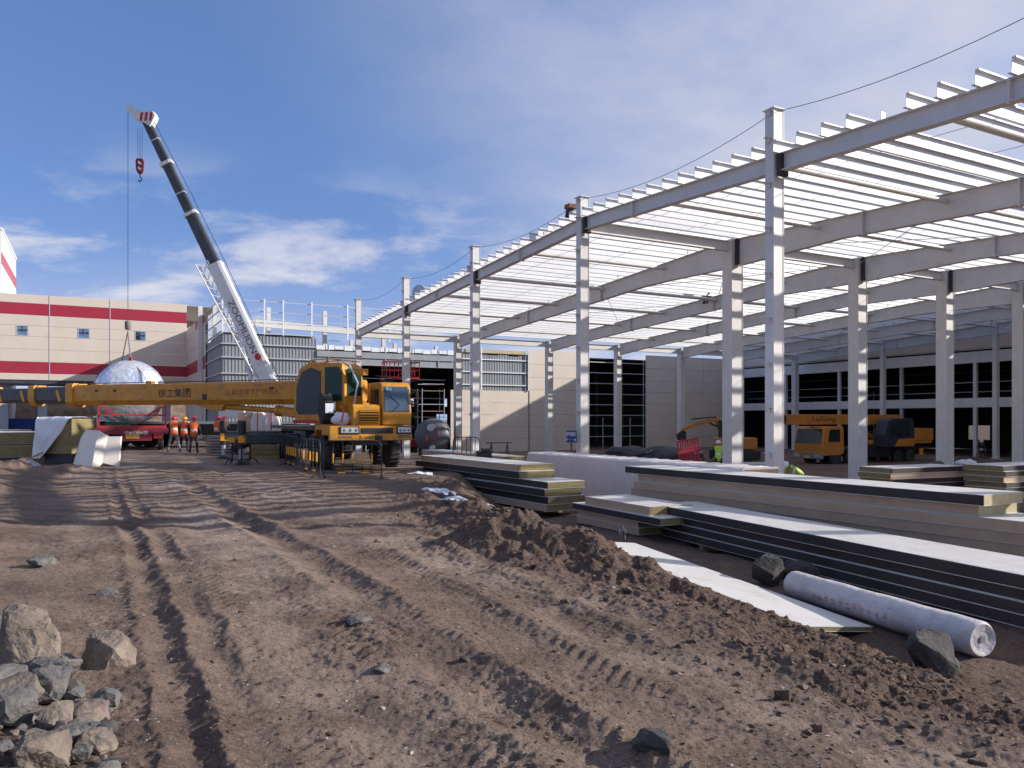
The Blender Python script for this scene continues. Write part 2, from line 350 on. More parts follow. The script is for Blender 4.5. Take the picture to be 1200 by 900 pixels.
def make_ground():
    th = np.concatenate([np.linspace(-44, 44, 800), np.linspace(46, 314, 70)])
    ry = np.concatenate([np.linspace(1464/2.3, 1464/5.8, 270), np.linspace(1464/5.8-.46, 1464/14, 330), np.linspace(1464/14-1.0, 1464/75, 70)]); rr = np.concatenate([[.05,.8,1.5,2.0], 1464/ry, [95,130,200,400,900,2000,4500]])
    T_, R_ = np.meshgrid(np.radians(th), rr); X = R_*np.sin(T_); Y = R_*np.cos(T_)
    z, t, s, d, bw, left, rut = ground(X.ravel(), Y.ravel())
    nr, nc = R_.shape; idx = np.arange(nr*nc).reshape(nr, nc); nx = np.roll(idx, -1, 1)
    q = np.stack([idx[:-1], nx[:-1], nx[1:], idx[1:]], -1).reshape(-1, 4)[:, ::-1]
    me = bpy.data.meshes.new('ground')
    me.vertices.add(nr*nc); me.vertices.foreach_set('co', np.stack([X.ravel(), Y.ravel(), z], 1).astype(np.float32).ravel())
    me.loops.add(q.size); me.loops.foreach_set('vertex_index', q.ravel().astype(np.int32))
    me.polygons.add(len(q)); me.polygons.foreach_set('loop_start', np.arange(0, q.size, 4, dtype=np.int32))
    me.update(calc_edges=True); me.polygons.foreach_set('use_smooth', [True]*len(q))
    x, y = X.ravel(), Y.ravel()
    loose = np.clip(bw*1.2+.55*left+.5*sst(.2, 1.5, d)+.25*fbm(x*.5, y*.5, 3, 131), 0, 1)
    pack = np.clip(np.exp(-((t-1.55)/.55)**2)+np.exp(-((t-3.6)/.6)**2)*.8+np.exp(-((t+.2)/.4)**2)*.5, 0, 1)*(.6+.5*vn(t*1.2, s*.35, 141))
    for nme, val in (('loose', loose), ('packed', np.clip(pack, 0, 1))):
        at_ = me.attributes.new(nme, 'FLOAT', 'POINT'); at_.data.foreach_set('value', val.astype(np.float32))
    m = bpy.data.materials.new('soil'); m.use_nodes = True; tr = m.node_tree; b = tr.nodes['Principled BSDF']
    b.inputs['Roughness'].default_value = .95; b.inputs['Specular IOR Level'].default_value = .2
    geo = nn(tr, 'ShaderNodeNewGeometry'); P_ = geo.outputs['Position']
    def tn(sc, det, ro=.6):
        n = nn(tr, 'ShaderNodeTexNoise'); n.inputs['Scale'].default_value = sc; n.inputs['Detail'].default_value = det; n.inputs['Roughness'].default_value = ro; tr.links.new(P_, n.inputs[0]); return n.outputs[0]
    def mixc(f, a, c):
        n = nn(tr, 'ShaderNodeMix', data_type='RGBA'); tr.links.new(f, n.inputs[0])
        for i, v in ((6, a), (7, c)):
            if isinstance(v, tuple): n.inputs[i].default_value = (*v, 1)
            else: tr.links.new(v, n.inputs[i])
        return n.outputs[2]
    def mr(x_, a, c, d0=0., d1=1.):
        n = nn(tr, 'ShaderNodeMapRange'); n.inputs[1].default_value = a; n.inputs[2].default_value = c; n.inputs[3].default_value = d0; n.inputs[4].default_value = d1; tr.links.new(x_, n.inputs[0]); return n.outputs[0]
    aL = nn(tr, 'ShaderNodeAttribute', attribute_name='loose').outputs['Fac']; aP = nn(tr, 'ShaderNodeAttribute', attribute_name='packed').outputs['Fac']
    c0 = mixc(mr(tn(.8, 8), .35, .65), (.245,.158,.114), (.335,.235,.178))
    c0 = mixc(aP, c0, (.52,.40,.32))
    c0 = mixc(mr(tn(.9, 10, .74), .46, .58, 0, .78), c0, (.135,.085,.062))
    c1_ = mixc(mr(tn(2.2, 8, .7), .35, .65), (.10,.060,.043), (.165,.097,.068))
    c1_ = mixc(mr(tn(.45, 4), .55, .7, 0, .7), c1_, (.24,.135,.09))
    c0 = mixc(aL, c0, c1_)
    c0 = mixc(mr(tn(45, 8, .9), .50, .60, 0, .7), c0, (.44,.36,.30))
    c0 = mixc(mr(tn(26, 9, .9), .50, .60, 0, .72), c0, (.085,.062,.052))
    tr.links.new(c0, b.inputs['Base Color'])
    bp = nn(tr, 'ShaderNodeBump'); bp.inputs['Strength'].default_value = 1.0; bp.inputs['Distance'].default_value = .045
    ad = nn(tr, 'ShaderNodeMath', operation='ADD'); tr.links.new(tn(55, 10, .8), ad.inputs[0])
    mm = nn(tr, 'ShaderNodeMath', operation='MULTIPLY'); mm.inputs[1].default_value = 1.2; tr.links.new(tn(9, 6, .7), mm.inputs[0]); tr.links.new(mm.outputs[0], ad.inputs[1])
    tr.links.new(ad.outputs[0], bp.inputs['Height']); tr.links.new(bp.outputs[0], b.inputs['Normal'])
    me.materials.append(m); MATS['soil'] = m
    g = link('ground', me); tag(g, kind='structure'); return g
make_ground()

# ------------------------------------------------------------------ steel frame hall
TF = [0, 7.3, 14.9, 21.3, 27.8, 34.5, 41.3]; SP = 9.07; RID = 8.93; EAV = 7.62; CTOP = 9.67
def roof(s): return RID-(RID-EAV)*abs(s)/(3*SP)          # top of the rafters
hall = thingS('steel_frame_hall', 'white steel portal frame hall without cladding, open roof of dense purlins', 'building', 0, 0, FLOOR)
cb = FLOOR+.02
def boxcol(d1, d2, z0, z1, lip=.012):
    m = MB(); m.b2((-d2/2+.02,-d1/2+lip,z0),(d2/2-.02,d1/2-lip,z1))
    m.b2((-d2/2,-d1/2,z0),(-d2/2+.02,d1/2,z1)); m.b2((d2/2-.02,-d1/2,z0),(d2/2,d1/2,z1)); return m
gcol = boxcol(.30,.37,0,CTOP-cb)
gcol.box((0,0,.015),(.55,.5,.03)); gcol.box((0,0,CTOP-cb+.012),(.46,.40,.024))
gmesh = gcol.mesh('column', steel)
clm = MB(); clm.box((-.07,0,0),(.14,.16,.012)); clm.box((-.06,0,-.06),(.012,.14,.12)); clme = clm.mesh('girt_cleat', steel)
for i in range(-2, 4):
    c = link('column', gmesh, hall, (0, i*SP, cb-FLOOR))
    for k in range(9): link('girt_cleat', clme, c, (-.185, 0, .75+1.17*k))
    link('girt_cleat', clme, c, (-.185, 0, CTOP-cb-.05))
imesh = {}
for key, z1 in (('ridge', RID-.02), ('eave', EAV-.02), ('neave', roof(2*SP)-.02)):
    m = boxcol(.55,.60,0,z1-cb,.02) if key == 'ridge' else boxcol(.46,.46,0,z1-cb,.02); m.box((0,0,.02),(.85,.8,.04)); imesh[key] = m.mesh('column', steel)
for t in TF[1:]:
    link('column', imesh['ridge'], hall, (t, 0, cb-FLOOR))
    for e in (3*SP, -2*SP): link('column', imesh['eave' if e > 0 else 'neave'], hall, (t, e, cb-FLOOR))
for i in (1, 2): link('column', gmesh, hall, (TF[6], i*SP, cb-FLOOR))
for i in (-1,): link('column', gmesh, hall, (TF[6], i*SP, cb-FLOOR))
def rafter(t, side, deep, haunch):
    m = MB(); n = 14; e = (3 if side > 0 else 2)*SP; cw = .3 if haunch else .19
    ss = [cw+(e-2*cw+.02)*k/n for k in range(n+1)]
    def dep(s):
        if not haunch: return deep
        return deep+haunch*max(0, 1-(s-cw)/5.)+.12*max(0, 1-(e-s)/4.)
    for k in range(n):
        s0, s1 = ss[k], ss[k+1]; a0, a1 = roof(s0), roof(s1); b0, b1 = a0-dep(s0), a1-dep(s1)
        for (h, top0, top1, bo0, bo1) in ((.012, a0-.02, a1-.02, b0+.02, b1+.02), (.125, a0, a1, a0-.02, a1-.02), (.125, b0+.02, b1+.02, b0, b1)):
            y0, y1 = side*s0, side*s1
            vs = [(t-h,y0,bo0),(t+h,y0,bo0),(t+h,y0,top0),(t-h,y0,top0),(t-h,y1,bo1),(t+h,y1,bo1),(t+h,y1,top1),(t-h,y1,top1)]
            m.add(vs, [(0,1,5,4),(3,7,6,2),(0,4,7,3),(1,2,6,5)]+([(0,3,2,1)] if k == 0 else [])+([(4,5,6,7)] if k == n-1 else []))
    r = m.build('rafter', steel, hall)
    for sp_ in ((.34, .62) if haunch else (.17,.5,.83)):                    # bolted splices
        s_ = e*sp_; p = MB()
        p.b2((t-.14, side*s_-.02, roof(s_)-dep(s_)-.05), (t+.14, side*s_+.02, roof(s_)-.01))
        for q in range(5): p.box((t-.10, side*s_, roof(s_)-dep(s_)*(q+.5)/5), (.03,.075,.03))
        p.build('splice_plate', steel, r)
    return dep
for j, t in enumerate(TF):
    for side in (1, -1):
        d = rafter(t, side, .46 if j == 0 else .76, 0 if j == 0 else .34)
        for s_, dd in (((.0, .27),) if j else ((0,.2),(SP,.2),(2*SP,.2))[:3 if side > 0 else 2]):
            pm = MB(); y0 = side*s_+(-dd-.07 if True else dd)
            pm.b2((t-.15, y0-.06, roof(s_)-(1.08 if j else .6)), (t+.15, y0+.055, roof(s_)-.03))
            if side == -1 or s_ > 0: pm.build('web_shade_block', webshade, hall)  # dark block added where the column web lies in shade
# purlins: Z sections laid along the ridge direction
PL0, PL1 = -.32, TF[6]+.3
pm = MB(); H_ = .295
pm.b2((PL0,-.006,0),(PL1,.006,H_)); pm.b2((PL0,.0,-.001),(PL1,.078,.011)); pm.b2((PL0,-.078,H_-.01),(PL1,0,H_+.002)); pm.b2((PL0,-.078,H_-.03),(PL1,-.07,H_-.009))
pme = pm.mesh('purlin', galv)
pitch = .742; rng = random.Random(3)
for side in (1, -1):
    for k in range(36):
        s_ = .40+pitch*k
        if side == -1 and (k == 16 or k > 24): continue
        jz = rng.uniform(-.006,.006)
        o = link('purlin', pme, hall, (0, side*s_+rng.uniform(-.03,.03), roof(s_)+.012+jz-FLOOR)); o.rotation_euler = (side*-.048+rng.uniform(-.015,.015), 0, 0)
bk = MB()                                                     # purlin brackets on the rafters
for t in TF:
    for side in (1,-1):
        for k in range(36 if side > 0 else 25):
            s_ = side*(.40+pitch*k); bk.b2((t-.07,s_+.012,roof(s_)), (t+.07,s_+.022,roof(s_)+.2))
tag(bk.build('purlin_brackets', galvd, hall), kind='stuff')
for tt in [a+(b-a)*f for a, b in zip(TF[:-1], TF[1:]) for f in (.33,.67)]:
    for side in (1,-1):
        m = MB(); e_ = 26.6 if side > 0 else 18.2; m.tube((tt,side*.3,roof(0)+.16),(tt,side*e_,roof(e_)+.16),.009,n=5); m.build('sag_rod', galvd, hall)
for s_ in (4.3, 13.6, 18.14, 22.7, -4.3, -9.07, -13.6, 9.07):
    m = MB(); m.tube((.1,s_,roof(s_)-.22),(TF[6],s_,roof(s_)-.22),.085,n=12); m.build('tie_pipe', steel, hall, smooth=True)
for s_ in (0, 3*SP, -2*SP):
    m = MB(); z = roof(s_)-.28
    m.b2((.15,s_-.012,z-.19),(TF[6],s_+.012,z+.19)); m.b2((.15,s_-.1,z+.19),(TF[6],s_+.1,z+.206)); m.b2((.15,s_-.1,z-.206),(TF[6],s_+.1,z-.19)); m.build('tie_beam', steel, hall)
for j in (1, 4):                                              # cross bracing rods in two bays
    for a, b in ((0,9.07),(9.07,18.14),(0,-9.07),(-9.07,-18.14)):
        for f in (0,1):
            m = MB(); t0, t1 = (TF[j],TF[j+1]) if f else (TF[j+1],TF[j]); m.tube((t0,a,roof(a)-.3),(t1,b,roof(b)-.3),.014,n=5); m.build('brace_rod', galvd, hall)
# lifeline strung over the gable column tops
lw = []
for i in range(-2, 3):
    for k in range(12):
        u = k/12; lw.append(W(0, (i+u)*SP, CTOP-.02-.42*4*u*(1-u)))
lw.append(W(0, 3*SP, CTOP-.05)); m = MB(); m.path(lw, .009, 5)
tag(m.build('lifeline_cable', ropew), 'thin black cable sagging between the tops of the gable columns', 'cable')
# grey disc and dark post on the roof, worker later
dk = thingS('roof_disc', 'round grey dish standing on the roof edge near the second far column', 'dish', .1, 17.0, roof(17)+.28)
m = MB(); m.lathe([(0.02,0),(.4,.02),(.44,.06),(.42,.1),(.3,.12),(.02,.16)], 22, Matrix.Translation((.2,16.6,roof(16.6)+.5)) @ Vector((-.78,-.6,.12)).to_track_quat('Z','Y').to_matrix().to_4x4()); m.build('dish', galvd, dk, smooth=True)
m = MB(); m.tube((.2,16.6,roof(16.6)+.2),(.2,16.6,roof(16.6)+.7),.04); m.build('post', steel, dk)
sp0 = s_on(663, 1.0); zp0 = roof(sp0)
ps = thingS('roof_post', 'dark slanted post with rust brown head rising behind the roof edge', 'post', 1.0, sp0, zp0+.25)
m = MB(); m.beam((1.0,sp0,zp0+.15),(1.1,sp0-.12,zp0+1.25),.24,.2); m.build('shaft', blk, ps)
m = MB(); m.box((1.15,sp0-.15,zp0+1.32),(.42,.36,.18)); m.build('head', M('rust', (.22,.08,.03), .8), ps, bevel=.03)

# ------------------------------------------------------------------ buildings behind (all set out on the site frame)
SB = 37.0
def zp(py, t, s): return EYE+(HOR-py)/F*(O.y+t*SA+s*CA)     # height of sight row py above the point t, s
def wall_panel(parent, t0, t1, z0, z1, s, mat, gap=.012, th=.1, nm='wall_panel'):
    m = MB(); m.b2((t0+gap, s, z0+gap*.6), (t1-gap, s+th, z1-gap*.6)); return m.build(nm, mat, parent, bevel=.008, seg=1)
def corr_sheet(parent, p0, p1, z0, z1, mat=corr, pitch_=.28, dep=.03, nm='corrugated_sheet'):
    p0, p1 = Vector((p0[0],p0[1],0)), Vector((p1[0],p1[1],0)); d = p1-p0; ln = d.length; d.normalize(); nrm = Vector((d.y,-d.x,0))
    n = max(1, round(ln/1.0)); w_ = ln/n
    for i in range(n):
        prof = []; k = max(1, round(w_/pitch_)); q = w_/k
        for j in range(k): prof += [(i*w_+j*q,0),(i*w_+j*q+.5*q,0),(i*w_+j*q+.62*q,dep),(i*w_+j*q+.88*q,dep)]
        prof.append(((i+1)*w_-.004,0)); vs = []
        jz = random.uniform(-.05,.05); oo = .004*(i % 2)
        for u, e in prof:
            p = p0+d*u+nrm*(e+oo); vs += [(p.x,p.y,z0),(p.x,p.y,z1+jz)]
        for u, e in reversed(prof):
            p = p0+d*u+nrm*(e+oo-.008); vs += [(p.x,p.y,z0),(p.x,p.y,z1+jz)]
        N_ = len(vs)//2; m = MB(); m.add(vs, [(2*a,2*((a+1)%N_),2*((a+1)%N_)+1,2*a+1) for a in range(N_)]); m.build(nm, mat, parent)
# 1 red striped cream building
TR = t_on(261, SB); SR = s_on(219, TR)
rb = thingS('striped_factory_building', 'cream panel building on stilts with two dark red stripes', 'building', TR, SR, 0)
ZR = [zp(y_, TR, SR) for y_ in (449,442,429.5,416,402,390.5,379,366.5,357)]
tj = [t_on(-140,SR), t_on(58,SR), t_on(129,SR), TR]
wins = [(t_on(a,SR), t_on(b,SR)) for a, b in ((19,33),(91,105),(158,171))]
for c in range(3):
    for r_ in range(8):
        t0, t1 = tj[c], tj[c+1]; mt = redp if r_ in (1,6) else cream
        if r_ == 4:
            x = t0
            for (a, b) in wins:
                if t0 < a < t1: wall_panel(rb, x, a, ZR[4], ZR[5], SR, mt); x = b
            wall_panel(rb, x, t1, ZR[4], ZR[5], SR, mt)
        else: wall_panel(rb, t0, t1, ZR[r_], ZR[r_+1], SR, mt)
for a, b in wins:
    m = MB(); z0, z1 = ZR[4], ZR[5]
    for q in ((a,SR-.02,z0,a+.07,SR+.3,z1),(b-.07,SR-.02,z0,b,SR+.3,z1),(a+.07,SR-.02,z0,b-.07,SR+.3,z0+.07),(a+.07,SR-.02,z1-.07,b-.07,SR+.3,z1)): m.b2(q[:3], q[3:])
    wdw = m.build('window', galvd, rb)
    m = MB(); m.b2((a+.07,SR+.14,z0+.07),(b-.07,SR+.16,z1-.07)); m.build('pane', M('sky_pane', (.25,.36,.5), .03, .9, .05), wdw)  # blue of the reflected sky is put into the pane colour
    m = MB(); m.b2((a+.4,SR+.05,z0+.35),(a+.5,SR+.13,z1-.07)); m.b2((a+.07,SR+.05,z0+.48),(b-.07,SR+.12,z0+.62)); m.build('mullion', darkst, wdw)
for k in range(1, 3):
    m = MB(); m.b2((tj[k]-.035,SR-.025,ZR[0]),(tj[k]+.035,SR-.004,ZR[8])); m.build('joint_strip', galvd, rb)
m = MB(); m.b2((tj[0],SR+.2,ZR[0]-.05),(TR+3,SR+14,ZR[0]+.1)); m.build('floor_slab', conc, rb)
m = MB(); m.b2((tj[0],SR+.2,ZR[8]-.1),(TR+3,SR+14,ZR[8]-.04)); m.build('roof', galvd, rb)
m = MB(); m.b2((tj[0],SR+13.8,ZR[0]+.1),(TR+3,SR+14,ZR[8]-.1)); m.build('wall_panel', cream, rb)
m = MB(); m.b2((tj[0],SR+.02,ZR[0]-.35),(TR,SR+.3,ZR[0]-.06)); m.build('edge_beam', darkst, rb)
for px in (4, 50, -60, 195):
    t_ = t_on(px, SR+1.2); m = MB(); m.b2((t_-.38,SR+1,-.3),(t_+.38,SR+1.6,ZR[0]-.06)); m.build('stilt', M('stilt_paint', (.36,.38,.42), .6), rb)
# side wing wall, one level of panels coming forward to the grey building
sw0, sw1 = s_on(243, TR), SR; smid = (sw0+sw1)/2
zt_ = zp(388, TR, SR); zw = [.2,1.4,2.8,4.2,ZR[0],ZR[1],ZR[2],ZR[2]+1.2,ZR[2]+2.4,zt_-.75,zt_]
for r_ in range(10):
    for (a, b) in ((sw0, smid), (smid, sw1)):
        mt = redp if (r_ == 5 or (r_ == 9 and a == sw0)) else cream
        m = MB(); m.b2((TR-.1, a+.01, zw[r_]+.006),(TR, b-.01, zw[r_+1]-.006)); m.build('wall_panel', mt, rb, bevel=.008, seg=1)
m = MB(); m.b2((TR-.14,sw0-.1,.2),(TR+.04,sw0-.002,zt_+.05)); m.build('joint_strip', M('dark_olive', (.08,.08,.06), .7), rb)
# 2 tower far left
TTW = t_on(20, 80); ZTW = zp(305, TTW, 80)
tw = thingS('white_tower_block', 'tall white block with a pale red stripe at the left edge', 'building', -25.5, 80, 0)
m = MB(); m.b2((-50,64,0),(TTW-.1,80,ZTW)); m.build('wall', M('tower_white', (.78,.76,.74), .6, 0, .04, .4), tw)
m = MB(); m.b2((TTW-.1,64,ZTW-3.2),(TTW-.06,79.95,ZTW-2.1)); m.build('stripe', M('tower_red', (.42,.1,.12), .5), tw)
m = MB(); m.b2((-50.1,63.9,ZTW),(TTW,80.1,ZTW+.2)); m.build('coping', whitep, tw)
# 3 grey corrugated building with galvanised framing above it
gb = thingS('corrugated_grey_building', 'unfinished grey corrugated building with galvanised rails above its roof', 'building', TR, SB, 0)
T1 = t_on(371, SB); ZG = zp(391, TR, SB); SGB = sw0-SB
corr_sheet(gb, (TR,SB), (T1,SB), -.6, ZG); corr_sheet(gb, (TR,SB+SGB), (TR,SB+.02), -.6, ZG)
for z in (1.2, 2.5, 3.8, 5.0, 6.2, 7.2, ZG+.1):
    m = MB(); m.b2((TR-.12,SB-.16,z),(T1,SB-.06,z+.09)); m.build('girt', galvd, gb)
    m = MB(); m.b2((TR-.17,SB-.05,z),(TR-.07,SB+SGB,z+.09)); m.build('girt', galvd, gb)
for z in (ZG+.95, ZG+1.8, ZG+2.6):
    m = MB(); m.b2((TR-.1,SB+.2,z),(T1+9,SB+.25,z+.06)); m.build('rail', galvd, gb)
    m = MB(); m.b2((TR-.1,SB+.27,z),(TR-.04,SB+11,z+.09)); m.build('rail', galvd, gb)
    m = MB(); m.b2((TR-.1,SB+11,z),(T1+9,SB+11.05,z+.06)); m.build('rail', galvd, gb)
for t_ in (TR, TR+1.2, TR+3.0, TR+4.4, T1-.35, T1+2.5, T1+6):
    m = MB(); m.b2((t_-.05,SB+.06,(-.6 if t_ in (TR+1.2, T1-.35, TR+3.0) else ZG)),(t_+.05,SB+.16,ZG+2.8)); m.build('post', galv, gb)
for t_, s_, wd in ((TR-.3,SB+11,.35),(TR+.6,SB+9,.3),(TR+5,SB+9,.35),(T1+3,SB+9,.35),(T1+8.5,SB+9,.35)):
    m = MB(); m.b2((t_-wd/2,s_-wd/2,0),(t_+wd/2,s_+wd/2,ZG+3.4)); m.build('column', steel, gb)
m = MB(); m.beam((TR+3,SB+4,ZG+1.4),(T1+9,SB+4,ZG+1.0),.3,.55); m.build('roof_beam', steel, gb)
m = MB(); m.beam((TR+1,SB+8,ZG+1.9),(T1+9,SB+8,ZG+1.6),.3,.5); m.build('roof_beam', steel, gb)
m = MB(); m.b2((TR+.1,SB+.1,ZG+.15),(T1,SB+7.5,ZG+.2)); m.build('roof', galvd, gb)
# 4 open hall behind, dark inside, with its header girder; cream and corrugated infill walls belong to it
oh = thingS('open_hall', 'adjoining hall with dark open bays and cream panel infill walls', 'building', T1, SB, FLOOR)
T2 = t_on(531, SB); T3 = t_on(620, SB); T4 = t_on(690, SB); T5 = t_on(757, SB); T6 = TF[6]+1.5
m = MB(); m.b2((T1,SB-.05,6.0),(T2,SB+.2,7.0)); m.b2((T1,SB-.15,7.0),(T2,SB+.3,6.54)); m.b2((T1,SB-.15,5.96),(T2,SB+.3,6.0)); m.build('header_girder', M('grey_girder', (.30,.32,.33), .6), oh)
for k in range(5):
    t_ = T1+(T2-T1)*(k+.4)/5; m = MB(); m.b2((t_-.02,SB-.14,6.01),(t_+.02,SB-.05,7.49)); m.build('stiffener', galvd, oh)
for k in range(16):                                            # bright roof purlin ends over the girder
    t_ = T1+.3+(T2-T1-.5)*k/15; m = MB(); m.b2((t_-.34,SB-.1,7.08+.03*(k%3)),(t_+.34,SB+.9,7.42+.05*(k%2))); m.build('roof_sheet_edge', galv, oh)
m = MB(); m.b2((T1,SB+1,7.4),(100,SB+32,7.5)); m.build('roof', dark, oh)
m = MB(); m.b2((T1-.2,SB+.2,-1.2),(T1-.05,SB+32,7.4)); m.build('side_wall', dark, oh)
gx = T1; zz = [-1.2,.4,1.2,2.5,3.3,4.3,4.9,5.7,7.4]                # far wall of the dark hall with small unglazed openings
rg = random.Random(11); m = MB(); sbk = SB+31
k = 0; x = T1
while x < 100:
    wpx = rg.uniform(.9,2.1)
    for r_ in range(8):
        if r_ in (2,4,6) and rg.random() < .42 and x < T6-6: continue
        m.b2((x,sbk,zz[r_]),(x+wpx,sbk+.2,zz[r_+1]))
    x += wpx
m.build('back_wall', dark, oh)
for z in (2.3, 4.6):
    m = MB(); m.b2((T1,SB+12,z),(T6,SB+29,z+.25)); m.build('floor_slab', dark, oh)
for k in range(11):
    t_ = T1+1.2+k*3.4; m = MB(); m.b2((t_-.16,SB+8,-1.2),(t_+.16,SB+8.3,7.36)); m.build('column', darkst, oh)
for z in (5.0, 3.4, 1.8):
    m = MB(); m.b2((T1,SB+1.6,z),(T2,SB+1.68,z+.07)); m.build('rail', galvd, oh)
# cream infill with corrugated sheets over it
def infill(t0, t1, zs, n=1):
    for r_ in range(len(zs)-1):
        for c in range(n):
            a, b = t0+(t1-t0)*c/n, t0+(t1-t0)*(c+1)/n; wall_panel(oh, a, b, zs[r_], zs[r_+1], SB, cream)
TW = t_on(528, SB)
infill(TW, T3, [-1.2,-.05,1.0,2.05,3.1,4.15])
corr_sheet(oh, (T2+.3,SB+.1), (T3,SB+.1), 4.15, 7.25)
for z in (4.6, 5.7, 6.8):
    m = MB(); m.b2((T2+.2,SB-.06,z),(T3,SB+.03,z+.08)); m.build('girt', galv, oh)
for t_ in (T2+2.6, T3-.12):
    m = MB(); m.b2((t_-.05,SB-.16,4.17),(t_+.05,SB-.07,7.9)); m.build('post', galv, oh)
infill(T3, T4, [-1.2,-.1,1.0,2.1,3.2,4.3,5.4,6.6,7.9])
infill(T5, T6, [-1.2,-.1,1.0,2.1,3.2,4.3,5.4,6.6,7.9], 3)
m = MB(); m.b2((T3-.05,SB-.03,-1.2),(T3+.03,SB-.005,7.9)); m.build('joint_strip', M('dark_olive'), oh)
for z in (.0,1.0,2.0,3.0,4.0,5.0,6.0,7.0):
    m = MB(); m.b2((T4,SB+.1,z),(T5,SB+.17,z+.06)); m.build('girt', galvd, oh)
for k in range(5):
    t_ = T4+.15+(T5-T4-.3)*k/4; m = MB(); m.b2((t_-.03,SB+.19,-1.2),(t_+.03,SB+.25,(7.4 if k % 2 == 0 else 1.8))); m.build('post', galvd, oh)
for r_ in range(7):                                            # yellow roll of insulation on the infill top
    pass
m = MB(); m.b2((T2+1.2,SB-.02,7.4),(T3-.4,SB+.5,7.7)); m.build('insulation_strip', wooll, oh)
for t_, h_ in ((T2+1,.9),(T2+3,.9),(T2-3,1.0),(T2-7,1.1)):
    m = MB(); m.b2((t_-.15,SB+6,7.4),(t_+.15,SB+6.3,7.5+h_)); m.build('roof_post', steel, oh)
# 5 dark storey building closing the hall at its far end
tb_ = TF[6]+1.6
db = thingS('two_storey_frame_building', 'dark two storey frame building closing the far end of the hall', 'building', tb_, 10, FLOOR)
for z0, z1, nm in ((5.9,6.75,'girder'),(2.55,3.25,'girder')):
    m = MB(); m.b2((tb_,-24,z0),(tb_+.3,SB-.2,z1)); m.build(nm, steel, db)
for k in range(4):
    for q in range(7): m = MB(); m.b2((tb_-.02,-24+k*15.2,7.0+q*1.1),(tb_+.2,-8.82+k*15.2,7.0+q*1.1+1.09)); m.build('wall_panel', cream, db)
m = MB(); m.b2((tb_+.2,-24,6.9),(tb_+18,SB-.2,14.6)); m.build('upper_block', whitep, db)
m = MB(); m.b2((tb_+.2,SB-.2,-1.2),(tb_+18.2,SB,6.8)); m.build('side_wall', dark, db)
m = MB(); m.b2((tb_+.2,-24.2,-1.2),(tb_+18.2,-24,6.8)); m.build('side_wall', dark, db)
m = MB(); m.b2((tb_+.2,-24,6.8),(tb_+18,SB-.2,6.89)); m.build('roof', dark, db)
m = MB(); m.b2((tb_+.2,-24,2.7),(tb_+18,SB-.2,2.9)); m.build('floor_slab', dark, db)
for z in (3.75, 4.5, 5.3):
    m = MB(); m.b2((tb_+2.0,-24,z),(tb_+2.04,SB-.2,z+.05)); m.build('rail', darkst if z > 5 else galvd, db)
for s_ in [SB-1-6.1*k for k in range(10)]:
    m = MB(); m.b2((tb_+.05,s_-.12,-1.2),(tb_+.29,s_+.12,(5.9 if s_ else 5.9))); m.build('post', steel if round((SB-1-s_)/3.05) % 3 else galvd, db) if True else 0
oz0, oz1 = -.35, 1.05                                          # opening through the back wall
so0 = s_on(1135, tb_+18); so1 = s_on(1160, tb_+18); so0, so1 = max(so0,so1), min(so0,so1)
m = MB(); m.b2((tb_+18,-24,2.9),(tb_+18.2,SB,6.9)); m.b2((tb_+18,so0,-1.2),(tb_+18.2,SB,2.8)); m.b2((tb_+18,-24,-1.2),(tb_+18.2,so1,2.8)); m.b2((tb_+18,so1,-1.2),(tb_+18.2,so0,oz0)); m.b2((tb_+18,so1,oz1),(tb_+18.2,so0,2.8)); m.build('back_wall', dark, db)
cw = thingS('cream_boundary_wall', 'cream wall seen through the opening of the dark building', 'wall', tb_+30, 10, FLOOR)
for k in range(4):
    m = MB(); m.b2((tb_+30,-30+k*18,-1.2),(tb_+30.2,-12.02+k*18,1.6)); m.build('wall_panel', cream, cw)
# stuff seen under the striped building
bkm = MB(); nx_, ny_ = 60, 10; vs = []
for j in range(ny_):
    for i in range(nx_):
        t_ = -60+i*1.4; s_ = 76+j*1.4; h = 4.6*min(1, j/4.)+.5*mnoise.noise(Vector((t_*.4,s_*.4,0)))+.12*mnoise.noise(Vector((t_*2,s_*2,3)))
        p = W(t_, s_, max(-.4, h-.2)); vs.append(p)
bkm.add(vs, [(j*nx_+i,j*nx_+i+1,(j+1)*nx_+i+1,(j+1)*nx_+i) for j in range(ny_-1) for i in range(nx_-1)])
tag(bkm.build('dirt_bank', MATS['soil'], smooth=True), kind='structure')
bf = thingS('blue_sheet_fence', 'bright blue corrugated sheet fence beneath the striped building', 'fence', t_on(28,66), 66, 0)
corr_sheet(bf, (t_on(8,66),66), (t_on(47,66),66), -.1, 1.75, blues, .2, .05, 'fence_sheet')
for px in (9, 28, 46):
    t_ = t_on(px,66.2); m = MB(); m.b2((t_-.05,66.1,-.1),(t_+.05,66.2,1.6)); m.build('post', galvd, bf)

